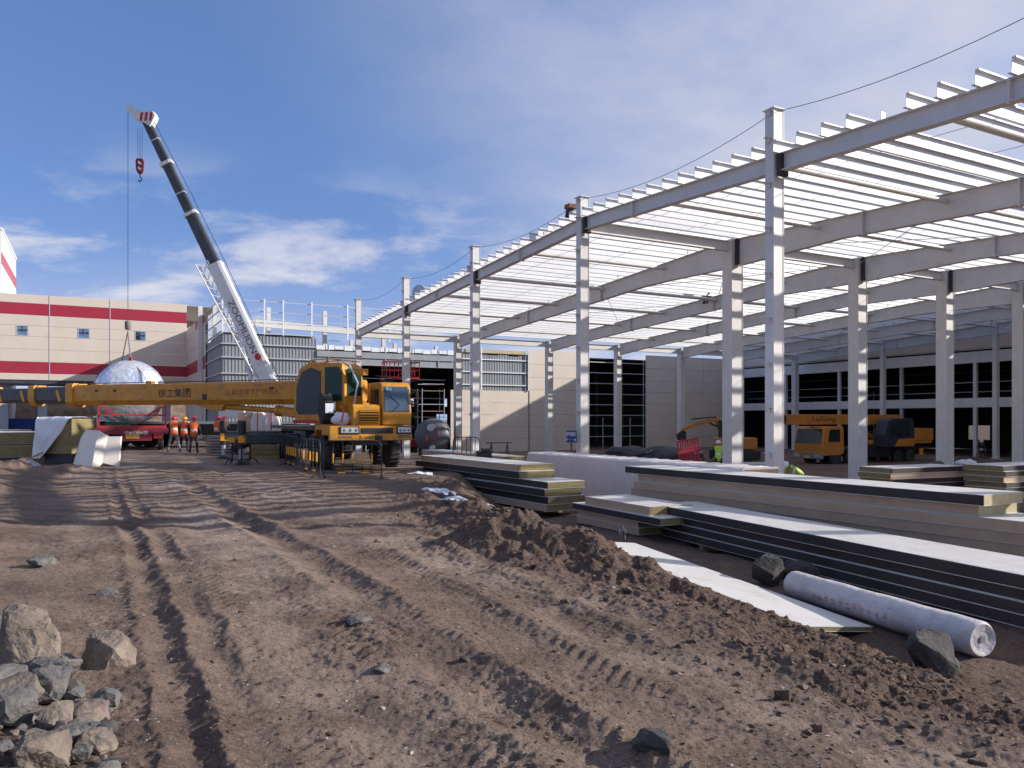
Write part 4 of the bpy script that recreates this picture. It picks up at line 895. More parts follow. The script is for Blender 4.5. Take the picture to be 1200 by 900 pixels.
m = MB(); m.prism([(6.0,2.0),(6.3,3.1),(6.7,3.3),(8.3,3.3),(8.3,2.1)], -2.03, -2.005, lambda u,v,e: (u,e,v)); m.build('door_window', glass, oc3)
m = MB(); m.prism([(6.6,1.35),(7.1,1.9),(8.9,1.95),(8.9,1.35)], -2.03, -2.005, lambda u,v,e: (u,e,v)); m.build('door_panel', org, oc3)
m = MB(); m.b2((-2.6,-.42,3.02),(9.6,.28,3.78)); bm2 = m.build('boom', org, lg, bevel=.04)
m = MB(); m.b2((-3.8,-.36,3.06),(-2.62,.22,3.72)); m.build('boom_head', blk, bm2, bevel=.05)
m = MB(); m.b2((-3.2,-.3,2.0),(-2.9,.2,3.0)); m.build('hook_block', blk, bm2, bevel=.04)
text('LiuGong', .5, ink, bm2, (1.1,-.43,3.42), (R(90),0,0), sx=1.4)
m = MB()
for dx, dz in ((0,0),(.22,.12),(.44,0),(.22,-.14)): m.box((4.2+dx,-.425,3.42+dz),(.2,.012,.12), Matrix.Rotation(R(40),3,'Y'))
m.build('emblem', ink, bm2)
m = MB(); m.tube((4.6,-.05,2.85),(7.2,-.05,1.9),.15,n=12); m.build('lift_cylinder', org, bm2, smooth=True)
# small orange telehandler arm behind, red plastic fence, lift platform, dark tank
ex = thing('orange_excavator', 'small orange excavator with raised arm beside the shaded cream wall', 'excavator', (14.9, 53.0, FLOOR), 0)
m = MB(); m.b2((-1.3,-1,.1),(1.7,-.55,.75)); m.b2((-1.3,.55,.1),(1.7,1,.75)); m.build('tracks', rubber, ex, bevel=.12)
m = MB(); m.b2((-1.0,-.9,.8),(1.5,.9,1.6)); m.build('body', org, ex, bevel=.1)
m = MB(); m.b2((-.9,-.9,1.6),(.3,.1,2.8)); ecab = m.build('cab', blk, ex, bevel=.08)
m = MB(); m.b2((-.8,-.915,1.8),(.2,-.9,2.7)); m.build('window', glass, ecab)
m = MB(); m.beam((-.4,.5,1.5),(-.9,.5,2.9),.24,.3); m.beam((-.85,.5,2.85),(-2.2,.5,2.55),.22,.26); m.beam((-2.1,.5,2.6),(-3.3,.5,2.05),.2,.22); m.build('arm', org, ex)
m = MB(); m.tube((-.5,.5,2.2),(-1.4,.5,2.6),.06); m.tube((-.9,.5,3.0),(-2.6,.5,2.85),.05); m.build('ram', blk, ex)
m = MB(); m.prism([(-3.2,2.1),(-3.6,1.8),(-3.5,1.4),(-3.0,1.45),(-3.0,1.95)], .3,.8, lambda u,v,e: (u,e,v)); m.build('bucket', blk, ex)
rf = thing('red_plastic_fence', 'tilted red plastic slatted fence panel inside the hall', 'fence', (9.5, 41.5, -.75), R(18), rot=(0,R(-9),R(18)))
for k in range(9):
    m = MB(); m.b2((-.6+.15*k-.03,-.03,.05),(-.6+.15*k+.03,.03,1.35)); m.build('slat', redplastic, rf)
for z in (.05,.65,1.25):
    m = MB(); m.b2((-.68,-.05,z),(.68,-.031,z+.1)); m.build('rail', redplastic, rf)
lf = thing('red_scissor_lift', 'red scissor lift platform raised in front of the dark hall', 'lift', (-7.55, 53.0, -.6), R(24))
zb = 4.95
m = MB(); m.b2((-1.2,-.6,.35),(1.2,.6,.9)); m.build('base', redpt, lf, bevel=.04)
for sx in (-1,1):
    for sy in (-1,1):
        ty = wheel(lf, sx*.85, sy*.55, .22, .16, out=sx); ty.rotation_euler = (0,0,0)
m = MB(); nst = 5; hz_ = (zb-.95)/nst
for k in range(nst):
    for sy in (-.45,.45):
        m.beam((-1.0,sy,.92+k*hz_),(1.0,sy,.92+(k+1)*hz_),.05,.1); m.beam((1.0,sy+.06,.92+k*hz_),(-1.0,sy+.06,.92+(k+1)*hz_),.05,.1)
m.build('scissor_arms', blk, lf)
m = MB(); m.b2((-1.15,-.6,zb),(1.15,.6,zb+.16)); m.build('platform', redpt, lf)
m = MB()
for sy in (-.58,.58):
    for z in (.6, 1.15): m.tube((-1.15,sy,zb+z),(1.15,sy,zb+z),.035,n=6)
    for x in (-1.13,-.6,0,.6,1.13): m.tube((x,sy,zb+.1),(x,sy,zb+1.15),.03,n=6)
for x in (-1.15,1.15):
    for z in (.6,1.15): m.tube((x,-.58,zb+z),(x,.58,zb+z),.035,n=6)
m.build('guard_rail', redpt, lf)
dt = thing('dark_horizontal_tank', 'dark grey horizontal tank lying right of the yellow crane cab', 'tank', (-5.15, 50.5, -.75), R(94))
Mt2 = Matrix.Translation((0,0,1.3)) @ Matrix.Rotation(R(90),4,'Y')
m = MB(); m.lathe([(.05,-.36),(.6,-.3),(.95,-.14),(1.12,.05),(1.15,.12),(1.15,6.5)], 36, Mt2); tks = m.build('shell', tankm, dt, smooth=True)
m = MB(); m.lathe([(.24,-.42),(.24,-.1)], 18, Matrix.Translation((0,.1,1.85)) @ Matrix.Rotation(R(90),4,'Y')); m.lathe([(.2,-.42),(.2,-.1)], 18, Matrix.Translation((0,.0,.5)) @ Matrix.Rotation(R(90),4,'Y')); m.build('manhole', galvd, dt, smooth=True)
m = MB(); m.path([(-.35,-.4,1.3),(-.35,-.4,1.7),(-.35,.35,1.7),(-.35,.35,.9),(-.34,-.1,.9),(-.34,-.1,1.3)], .025); m.build('pipework', redpt, dt)
m = MB(); m.b2((.4,-.9,-.0),(.7,.9,.5)); m.b2((4.6,-.9,0),(4.9,.9,.5)); m.build('saddle', darkst, dt)

# ------------------------------------------------------------------ stacks of sandwich panels
ORD = ['bottom','second lowest','third from the bottom','fourth from the bottom','fifth from the bottom','sixth from the bottom','seventh from the bottom','eighth from the bottom']
def cbox(m, x0, x1, y0, y1, z0, z1, f, n=10, mi=0):
    vs = []
    for k in range(n+1):
        y = y0+(y1-y0)*k/n; d = f(y); vs += [(x0,y,z0+d),(x1,y,z0+d),(x1,y,z1+d),(x0,y,z1+d)]
    fs = []
    for k in range(n):
        a = 4*k
        for i in range(4): fs.append((a+i, a+(i+1)%4, a+4+(i+1)%4, a+4+i))
    fs += [(3,2,1,0), tuple(4*n+i for i in range(4))]
    m.add(vs, fs, mi)
def panel(label, loc, rz, Ln, Wd=1.12, T=.15, edge='black', end=wool, sag=0., group=None, roll=0, pitch_=0, top=sheet, cat='panel'):
    o = thing('sandwich_panel', label, cat, loc, rz, group); o.rotation_euler = (pitch_, roll, rz)
    f = lambda y: sag*(4*(y/Ln-.5)**2-.6)
    em = bedge if edge == 'black' else begedge
    m = MB(); cbox(m, .012, Wd-.012, 0, Ln, .008, T-.008, f); m.build('core', end, o)
    m = MB(); cbox(m, -.003, Wd+.003, -.003, Ln+.003, T-.0075, T, f); m.build('facing', top, o)
    m = MB(); cbox(m, -.003, Wd+.003, -.003, Ln+.003, 0, .0075, f); m.build('facing', top, o)
    for x0, x1 in ((0,.0119),(Wd-.0119,Wd)):
        m = MB(); cbox(m, x0, x1, .01, Ln-.01, .0081, T-.0081, f); m.build('edge_strip', em, o)
    return o
def bearers(loc, rz, Ln, Wd, z0, z1, what, n=3):
    for k in range(n):
        y = Ln*(.12+.76*k/(n-1)); c, s_ = math.cos(rz), math.sin(rz)
        o = thing('timber_bearer', ['nearest','middle','farthest'][min(k,2)]+' timber bearer under '+what, 'timber', (loc[0]-s_*y, loc[1]+c*y, z0), rz, 'bearers under '+what)
        m = MB(); m.b2((.03,-.07,0),(Wd-.03,.07,z1-z0-.002)); m.build('block', wood, o, bevel=.008, seg=1)
rs = random.Random(5)
def stack(nm, p0, rz, z0, layers, ground_z=None, sag=0.):
    d = Vector((-math.sin(rz), math.cos(rz), 0)); rgt = Vector((math.cos(rz), math.sin(rz), 0)); z = z0; n = len(layers)
    for i, (Ln, off, sx, T, edge, end) in enumerate(layers):
        pos = 'top' if i == n-1 else ORD[i]
        p = Vector((p0[0],p0[1],0))+d*off+rgt*sx
        panel('%s panel of the %s, %s edge' % (pos, nm, 'black' if edge == 'black' else 'beige'), (p.x+rs.uniform(-.03,.03),p.y+rs.uniform(-.06,.06),z), rz+rs.uniform(-.009,.009), Ln, 1.12, T, edge, end, sag, 'panels of the '+nm)
        z += T+.002
    if ground_z is not None and z0-ground_z > .03: bearers((p0[0],p0[1]), rz, layers[0][0], 1.12, ground_z-.05, z0-.003, 'the '+nm)
pA = at(640,600,-.66)
stack('far left stack by the berm', pA, R(30.4), -.66, [(8.0,0,0,.17,'beige',wool),(7.6,0,.02,.19,'black',wool),(7.6,.03,0,.19,'black',wool),(7.6,.0,.03,.17,'black',wool),(6.7,1.3,.0,.19,'black',wool),(6.3,1.42,.02,.17,'beige',wool)], -.85)
pB = at(750,628,-.76)
stack('short beige stack in the middle', pB, R(27), -.76, [(2.4,0,0,.15,'beige',wool),(2.4,.03,.01,.14,'beige',wool),(3.3,-.7,-.06,.145,'black',wool),(2.4,-.25,.0,.18,'beige',wool)], -.9)
aD = R(30.5); pD = (7.25, 12.0)
stack('tall stack nearer the columns', pD, aD, -.43, [(10.6,-2.2,0,.175,'beige',wool),(10.6,-2.1,.01,.175,'beige',wool),(10.3,-2.0,0,.175,'beige',wooll),(8.2,.08,.0,.175,'beige',wooll),(8.75,-.0,-.03,.17,'black',wooll)], -1.0)
aE = R(20.6); pE = (7.2, 5.27)
stack('long foreground stack', pE, aE, -.78, [(11.7,0,.05,.15,'black',wool),(12.1,0,0,.15,'black',wool),(11.9,0,.02,.15,'black',wool),(12.0,0,-.02,.165,'black',wool)], -.98)
# wrapped long pack
tC = -2.25; sC0, sC1 = s_on(871,tC), s_on(619,tC)
pk = thingS('wrapped_panel_pack', 'long white film wrapped pack of panels along the gable columns', 'pack', tC, sC0, -1.0)
m = MB(); n = 60; L_ = sC1-sC0; vs = []
prof = [(0,-.95),(0,.42),(.06,.46),(1.1,.46),(1.16,.42),(1.16,-.95)]
for k in range(n+1):
    y = sC0+L_*k/n
    for j, (x, z) in enumerate(prof):
        wob = .018*mnoise.noise(Vector((x*2,y*3.1,z*2)))+(.028 if k % 3 == 0 else 0)
        vs.append((tC+x+(-wob if x < .5 else wob), y, z+(.5*wob if j in (2,3) else 0)))
npf = len(prof); fs = [(k*npf+j,k*npf+(j+1)%npf,(k+1)*npf+(j+1)%npf,(k+1)*npf+j) for k in range(n) for j in range(npf)]+[tuple(range(npf)), tuple(n*npf+j for j in range(npf))[::-1]]
m.add(vs, fs); m.build('film_wrap', film, pk, smooth=35)
for k in range(7):
    m = MB(); m.b2((tC+.05,sC0-.05-.01*(k%2),-.93+k*.195),(tC+1.1,sC0+.0,-.93+k*.195+.18)); m.build('panel_end', wooll, pk)
m = MB()
for k in range(5): m.b2((tC+.05,sC0+.6+k*(L_-1.2)/4-.08,-1.25),(tC+1.1,sC0+.6+k*(L_-1.2)/4+.08,-.96))
m.build('bearers', wood, pk)
# low white pile between the gable columns
for k in range(5):
    p = W(-1.5, 3.2+.05*k, -.62+.155*k)
    panel(('top' if k == 4 else ORD[k])+' panel of the low white pile behind the far left stack', p, A+.02, 8.2, 1.12, .15, 'beige', wool, 0, 'panels of the low white pile')
    p = W(-.2, 3.0+.05*k, -.62+.155*k)
    if k < 4: panel(('top' if k == 3 else ORD[k])+' panel of the low white pile beside the ridge column', p, A-.01, 8.0, 1.12, .15, 'beige', wool, 0, 'panels of the low white pile')
for k in range(3):
    bm_ = thing('timber_bearer', ['nearest','middle','farthest'][k]+' timber bearer under the low white pile', 'timber', W(-1.5, 4+k*3, -1.25), A, 'bearers under the low white pile'); m = MB(); m.b2((0,0,0),(2.4,.15,.625)); m.build('block', wood, bm_)
# stacks between the inner columns
def flat_stack(nm, px, Y, ztop, rz, Ln, layers, T=.15):
    X = (px-600)/F*Y; z = ztop-layers*(T+.002)
    for k in range(layers):
        j = .12*((k*37) % 5)/5
        p = Vector((X+j, Y, z+k*(T+.002)))
        panel(('top' if k == layers-1 else ORD[k])+' panel of the '+nm, p, rz, Ln, 1.12, T, 'black' if (k % 3) else 'beige', wool, 0, 'panels of the '+nm)
    bearers((X,Y), rz, Ln, 1.12, -1.26, z, 'the '+nm)
# these lie across the view: length runs to the right
flat_stack('dark olive ended stack behind the tall one', 1004, 22.6, .26, R(-66), 3.0, 5)
flat_stack('wide dark stack at the right edge', 1128, 22.3, .34, R(-62), 6.5, 6)
# loose white panel lying on the berm slope, and the short one under the stack
o = panel('single white panel lying tilted on the soil beside the berm', (3.2, 8.55, -.72), R(22.5), 5.2, 1.0, .06, 'beige', wool, .0, top=sheet)
o.rotation_euler = (R(2.2), R(6), R(22.5))
o = panel('single white panel pushed under the long black edged stack', (6.1, 6.3, -.93), R(24), 3.2, 1.0, .06, 'beige', wool, 0)
# film roll
ra, rb_ = Vector((4.70,7.8,-.60)), Vector((3.88,10.75,-.66)); rd = rb_-ra
rl = thing('film_roll', 'thick white wrapped roll with faded red print lying beside the stack', 'roll', tuple(ra), math.atan2(rd.y,rd.x))
rl.rotation_euler = (0, -math.atan2(rd.z, rd.xy.length), math.atan2(rd.y,rd.x)); Mr = Matrix.Rotation(R(90),4,'Y'); r_ = .185
prof = [(.03,.02),(.07,.004),(.09,.012),(.13,-.004),(r_*.86,-.008),(r_,.03)]+[(r_*(1+.025*math.sin(k*1.7)), .1+k*.24) for k in range(12)]+[(r_,rd.length-.03),(r_*.7,rd.length)]
m = MB(); m.lathe(prof, 28, Mr); m.build('wrap', M('roll_film', (.58,.535,.52), .42, 0, .14, 2.5, bump=.9, bscale=10, dirt=.6, dcol=(.36,.31,.285)), rl, smooth=50)
m = MB(); m.lathe([(.02,-.004),(.03,-.004),(.03,.05),(.02,.05)], 16, Mr); m.build('core_tube', greyc, rl)
rng2 = random.Random(4)
rp = M('faded_red_print', (.50,.30,.32), .5, 0, .25, 9)
for k in range(11):
    x = 1.1+k*.125; a0 = R(78); mm_ = MB(); hgt = .6
    for q in range(3):
        aa = a0+rng2.uniform(-.02,.35)*hgt+q*.09; ww = rng2.uniform(.03,.07)
        pts = []
        for (dx, da) in ((0,0),(ww,0),(ww,.11),(0,.11)):
            rr2 = r_*1.045; th = aa+da; pts.append((x+dx+rng2.uniform(0,.02), rr2*math.sin(th), rr2*math.cos(th)))
        mm_.add(pts, [(0,1,2,3)])
    mm_.build('red_print', rp, rl)
# plastic sheet scraps
def scrap(name, label, loc, dims, seed, mat=plastic, cat='plastic sheet', group=None, rz=0):
    n = 14; m = MB(); vs = []
    for j in range(n):
        for i in range(n):
            u, v = i/(n-1)-.5, j/(n-1)-.5; e = 1+.3*mnoise.noise(Vector((u*3+seed,v*3,1)))
            vs.append((u*dims[0]*e, v*dims[1]*e, dims[2]*(.3+.45*mnoise.noise(Vector((u*4,v*4,seed))))*(1-1.6*(u*u+v*v))+.12*dims[2]*mnoise.noise(Vector((u*11,v*11,seed)))))
    m.add(vs, [(j*n+i,j*n+i+1,(j+1)*n+i+1,(j+1)*n+i) for j in range(n-1) for i in range(n-1)])
    o = m.build(name, mat, None, smooth=70); o.location = loc; o.rotation_euler = (0,0,rz); return tag(o, label, cat, group)
for i, (px, py, z, dm, lab, rz_) in enumerate(((515,577,.1,(1.3,.3,.22),'crumpled white plastic strip along the foot of the far left stack',R(118)),(545,590,.12,(1.6,.35,.2),'long pale plastic scrap between berm and far left stack',R(120)),(492,556,.1,(.7,.5,.16),'pale plastic lump at the near corner of the far left stack',0),(978,688,-.9,(.7,.4,.25),'blue white plastic scrap under the long black edged stack',.4),(6,548,.1,(1.5,1.2,.3),'grey plastic heap at the left edge of the yard',.2))):
    p = at(px, py, z); scrap('plastic_scrap', lab, (p.x,p.y,z), dm, i*3.7+1, rz=rz_)
p = at(728,621,-.55); scrap('hanging_plastic', 'grey plastic strip hanging on the short beige stack', (p.x-.02,p.y-.28,-.45), (.14,.08,.5), 9, greyc); bpy.data.objects['hanging_plastic'].scale = (1,1,-1.3)

# ------------------------------------------------------------------ left yard pile
def unit(name, label, cat, px, Y, z=None, rz=0):
    X = (px-600)/F*Y; return thing(name, label, cat, (X, Y, gz(X,Y)-.02 if z is None else z), rz)
for k in range(2):
    panel(['lower','upper'][k]+' thick panel of the pile at the left edge', ((-32-600)/F*28.5, 28.2, .22+.48*k), R(24), 3.4, 2.1, .44, 'beige', wool, 0, 'thick panels at the left edge')
bl = thing('timber_bearer', 'timber bearer under the thick panels at the left edge', 'timber', ((-20-600)/F*28.5, 28.6, -.2), R(24)); m = MB(); m.b2((0,0,0),(1.9,.2,.415)); m.b2((0,2.4,0),(1.9,2.6,.415)); m.build('block', wood, bl)
panel('thin yellowish panel leaning on the pile at the left edge', ((-40-600)/F*31.5, 31.4, .95), R(10), 1.2, 2.0, .25, 'beige', wooll)
wb = unit('wrapped_insulation_block', 'olive insulation block half covered with white film', 'insulation', 78, 29.0, .1, R(-14))
m = MB(); m.b2((-.65,-.5,.25),(.7,.6,1.55)); m.build('core', wool, wb, bevel=.04)
n = 22; m = MB(); vs = []
for j in range(n):
    for i in range(n):
        u = i/(n-1); v = j/(n-1)
        if v < .45: x = -.75+1.55*u; y = .62-1.2*(v/.45); z = 1.6
        else: q = (v-.45)/.55; x = -.78+(1.5-.85*q-.3*q*q)*u-.06*q; y = -.6-.12*q; z = 1.58-1.5*q
        vs.append((x+.03*mnoise.noise(Vector((u*6,v*6,2))), y+.06*mnoise.noise(Vector((u*5,v*5,7))), z+.05*mnoise.noise(Vector((u*7,v*7,4)))))
m.add(vs, [(j*n+i,j*n+i+1,(j+1)*n+i+1,(j+1)*n+i) for j in range(n-1) for i in range(n-1)]); m.build('film_cover', plastic, wb, smooth=70)
m = MB(); m.add([(-.77,-.68,.1),(-.77,.6,.2),(-.74,.6,1.62),(-.76,-.58,1.6),(-.74,-.68,.1),(-.74,.6,.2),(-.71,.6,1.62),(-.73,-.58,1.6)], [(0,1,2,3),(7,6,5,4),(0,4,5,1),(1,5,6,2),(2,6,7,3),(3,7,4,0)]); m.build('side_film', plastic, wb)
m = MB(); m.b2((-.6,-.4,-.1),(.6,-.2,.24)); m.b2((-.6,.3,-.1),(.6,.5,.24)); m.build('pallet', darkst, wb)
fp = unit('folded_white_sheet', 'folded white steel sheet standing on edge in the left pile', 'sheet', 115, 27.2, .02, R(-6))
pts = [(-.80,-.05,.0,.12),(-.42,-.35,1.12,.0),(.10,-.42,1.22,-.02),(.42,-.15,1.1,-.06),(.78,.1,1.02,.02)]
m = MB()
tops = [(-.68,.05,.95),(-.38,-.1,1.24),(.12,-.2,1.2),(.36,.0,1.0),(.74,.15,1.0)]; bots = [(-.86,-.1,.05),(-.42,-.35,-.0),(.12,-.55,-.22),(.28,-.2,.1),(.74,.02,-.05)]
for a in range(4):
    A_, B_, C_, D_ = bots[a], bots[a+1], tops[a+1], tops[a]; off = Vector((.02,.05,0))
    m.add([A_,B_,C_,D_]+[tuple(Vector(q)+off) for q in (A_,B_,C_,D_)], [(0,1,2,3),(7,6,5,4),(0,4,5,1),(1,5,6,2),(2,6,7,3),(3,7,4,0)])
m.build('sheet', M('cream_white_sheet', (.78,.71,.6), .28, 0, .04), fp)
ld = unit('metal_lattice_strip', 'grey slotted metal strip lying on the dirt in front of the left pile', 'metal strip', 42, 26.4, None, R(-32))
m = MB()
for y in (-.07,.07): m.b2((-.8,y-.02,.1),(.9,y+.02,.13))
for k in range(12): m.b2((-.78+k*.15,-.07,.1),(-.74+k*.15,.07,.12))
m.build('strip', galvd, ld); ld.rotation_euler = (0, R(14), R(-32))
pkk = unit('broken_plank', 'reddish plank leaning on the dirt heap at the left', 'plank', 28, 25.2, None, R(60)); m = MB(); m.beam((-.5,0,.02),(.6,0,.5),.06,.05); m.build('plank', wood, pkk)
# flat trailer with bundles beyond the yellow crane outriggers
ft = unit('flat_trailer', 'low black flat trailer carrying bundles behind the outriggers', 'trailer', 306, 37.5, 0, R(8))
m = MB(); m.b2((-1.9,-1.2,.85),(2.2,1.2,1.05)); m.build('deck', blk, ft); m = MB(); m.b2((-1.7,-.3,.45),(2.1,.3,.85)); m.build('beam', blk, ft)
for x in (-1.2,.2,1.4):
    ty = wheel(ft, 0, 0, .38, .28, out=-1); ty.rotation_euler = (0,0,R(90)); ty.location = (x,-1.0,0)
cr_ = unit('tan_crate', 'stepped tan timber crate on the low black trailer', 'crate', 290, 37.2, 1.052, R(8))
for k in range(6):
    m = MB(); m.b2((-.38+.04*(k%3),-.5,.15*k+.004),(.36,.5,.15*(k+1)-.006)); m.build('board', tan, cr_)
for px, nm in ((304,'pale rounded bundle next to the tan crate'),(320,'pale rounded bundle nearest the crane lift cylinder')):
    bu = unit('wrapped_bundle', nm, 'bundle', px, 37.2, 1.052, R(8)); m = MB(); m.prism([(-.32,0),(-.34,.5),(-.2,.88),(.2,.92),(.33,.6),(.33,0)], -.5, .5, lambda u,v,e: (u,e,v)); m.build('wrap', pinkw, bu, bevel=.06)
    m = MB(); m.b2((-.02,-.515,.02),(.02,-.5,.9)); m.build('strap', redpt, bu)
bag_spots = [(288,34.5,1.0),(297,34.6,1.0),(309,34.8,1.0)]
gs = unit('grey_sheet_pile', 'pile of grey steel sheets beside the workers', 'sheets', 261, 36.0, 0, R(5))
for k in range(7):
    m = MB(); m.b2((-.55+.03*(k%2),-.8,.13*k+.01),(.5-.04*(k%3),.8,.13*k+.10)); m.build('sheet', M('sheet_grey', (.2,.19,.18), .6), gs)
wsb = unit('olive_panel_offcut', 'olive insulation offcut stack below the outrigger beam', 'insulation', 312, 31.5, 0, R(10))
for k in range(3):
    m = MB(); m.b2((-.6,-.3,.2*k+.01),(.55,.3,.2*k+.19)); m.build('board', wool, wsb)
# ------------------------------------------------------------------ barriers
def barrier(label, p0, p1, h=1.02, group='black and yellow barriers'):
    p0, p1 = Vector(p0), Vector(p1); d = p1-p0; ln = d.length; o = thing('tube_barrier', label, 'barrier', tuple(p0), math.atan2(d.y,d.x), group)
    m = MB(); m.path([(0,0,0),(0,0,h-.14),(.05,0,h-.04),(.15,0,h),(ln-.15,0,h),(ln-.05,0,h-.04),(ln,0,h-.14),(ln,0,0)], .017, 7); m.tube((0,0,.16),(ln,0,.16),.013,n=6); fr = m.build('frame', blk, o, smooth=60)
    for k in range(5):
        x = ln*(k+1)/6; m = MB(); m.tube((x,0,.16),(x,0,h),.014,n=6); b = m.build('bar', blk, o); m = MB(); m.tube((x,0,.42),(x,0,.68),.026,n=8); m.build('yellow_sleeve', yband, b)
    for x in (0, ln):
        m = MB(); m.path([(x,-.25,.0),(x,-.1,.08),(x,0,.1),(x,.1,.08),(x,.25,.0)], .018, 6); m.build('foot', blk, o)
    for x in (ln*.25, ln*.65):
        m = MB(); m.tube((x,0,.16),(x+.2,0,.16),.028,n=8); m.build('yellow_sleeve', yband, o)
    return o
def gp(px, Y, dz=0): X = (px-600)/F*Y; return (X, Y, gz(X,Y)+dz)
barrier('black tube barrier with yellow sleeves in front of the crane bumper', gp(379,20.9), gp(447,21.0))
barrier('black tube barrier receding along the crane front wheel', gp(375,21.2), gp(352,23.2))
barrier('black tube barrier furthest back beside the crane wheels', gp(349,23.4), gp(334,25.6))
q0 = gp(531,28.5); q1 = gp(562,28.3); barrier('black tube barrier behind the far left panel stack', (q0[0],q0[1],-.28), (q1[0],q1[1],-.28), 1.25)
bx_ = unit('black_machine_box', 'black box standing behind the far left panel stack', 'box', 567, 27.6, -.45, R(12)); m = MB(); m.b2((-.24,-.25,0),(.24,.25,.95)); m.b2((-.2,-.27,.2),(.2,-.251,.8)); m.build('case', blk, bx_, bevel=.03); m = MB(); m.b2((-.12,-.3,.96),(.2,-.1,1.05)); m.build('handle', blk, bx_)
for i, (px, Y) in enumerate(((272,27.0),(283,26.8),(293,27.8))):
    g_ = unit('iron_trestle', ['leftmost small black trestle on the road edge','middle small black trestle on the road edge','small black trestle nearest the crane jack'][i], 'trestle', px, Y, None, .3*i)
    m = MB(); m.tube((0,0,.1),(0,0,.75),.03,n=8); m.box((0,0,.76),(.34,.3,.03))
    for a in (0,2.1,4.2): m.path([(0,0,.22),(.16*math.cos(a),.16*math.sin(a),.18),(.3*math.cos(a),.3*math.sin(a),0)], .02)
    m.build('stand', blk, g_)
    if i < 2: m = MB(); m.box((0,0,.86),(.22,.2,.16)); m.build('orange_pad', yband, g_)
tt_ = unit('trestle_table', 'small black frame table before the cream infill wall', 'table', 585, 46, -1.0, R(20)); m = MB(); m.box((0,0,1.25),(1.5,.5,.05))
for x in (-.5,.5):
    m.beam((x-.15,0,0),(x,0,1.25),.05,.05); m.beam((x+.15,0,0),(x,0,1.25),.05,.05)
m.build('frame', blk, tt_)
# blue sign on the ridge gable column
bs = thingS('blue_sign', 'small blue sign with white writing on the ridge gable column', 'sign', -.5, .15, .2)
m = MB(); m.b2((-.52,-.38,.78),(-.5,.30,1.22)); bd = m.build('board', signb, bs); bs.rotation_euler = (R(0), 0, A)
text('配电箱区', .165, whiteink, bd, (-.527+.5-.0,-.04-.15,1.08-.2), (R(90),0,R(-90)))
text('◄────►', .12, whiteink, bd, (-.527+.5,-.04-.15,.88-.2), (R(90),0,R(-90)))
m = MB(); m.beam((-.47,-.02,-.9),(-.47,.04,1.1),.05,.04); m.build('stake', M('stake_red', (.2,.08,.06), .8), bs)
# misc in the hall
for i, (px, Y, lab) in enumerate(((505,66,'steel scaffold frame inside the dark hall behind the tank'),(440,66,'steel scaffold frame inside the dark hall left of the lift'),(1010,72,'steel scaffold frame under the far two storey building'))):
    sf = unit('scaffold_frame', lab, 'scaffold', px, Y, -1.2, A)
    for x in (-1.0,1.0):
        for y in (-.5,.5): m = MB(); m.tube((x,y,0),(x,y,5.4),.035,n=6); m.build('upright', galvd, sf)
    for z in (1.7,3.5,5.2):
        m = MB(); m.b2((-1.0,-.5,z),(1.0,.5,z+.06)); m.build('deck', wood, sf)
        for y in (-.5,.5): m = MB(); m.tube((-1,y,z+.6),(1,y,z+.6),.03,n=6); m.build('rail', galvd, sf)
    m = MB(); m.tube((-1,-.5,.1),(1,-.5,1.7),.025,n=6); m.build('brace', galvd, sf)
for i, (px, Y, lab) in enumerate(((1096,30,'black covered heap beside the third inner column'),(1172,31,'black covered heap at the right edge of the hall'))):
    hp = unit('covered_heap', lab, 'heap', px, Y, -1.22); blob('cover', blk, hp, (.8,.6,.62), i+3, .3)
for i, (px, Y) in enumerate(((1128,31),(1136,31.2))):
    b_ = unit('white_bag', ['left white bag on the dark stack right of the third column','right white bag on the dark stack right of the third column'][i], 'bag', px, Y, -.28); blob('bag', plastic, b_, (.28,.2,.16), i, .25)
    b2_ = thing('timber_bearer', 'timber post carrying a white bag' if i == 0 else 'second timber post carrying a white bag', 'timber', (b_.location.x, Y, -1.2)); m = MB(); m.b2((-.25,-.2,0),(.25,.2,.93)); m.build('block', wood, b2_)
for i, (px, Y, lab) in enumerate(((735,52,'dark scrap heap before the open bay'),(792,50,'dark scrap heap beside the far inner column'),(770,54,'dark scrap heap at the foot of the shaded cream wall'))):
    hp = unit('scrap_heap', lab, 'scrap', px, Y, -1.25); blob('cover', darkst, hp, (1.8,.8,.55), i+8, .5)
    for k in range(4): m = MB(); m.beam((-1.2+.5*k,-.2,.3),(.4+.4*k,-.5,.55+.1*k),.07,.07); m.build('bar', galvd, hp)
st_ = unit('pipe_stack', 'grey pipes stacked behind the second inner column', 'pipes', 878, 42, -1.2, R(10))
for k in range(5): m = MB(); m.tube((-1.6,.25*k,.14),(2.0,.25*k,.14),.12,n=12); m.build('pipe', galvd, st_, smooth=True)
for k in range(4): m = MB(); m.tube((-1.6,.12+.25*k,.36),(2.0,.12+.25*k,.36),.12,n=12); m.build('pipe', galvd, st_, smooth=True)

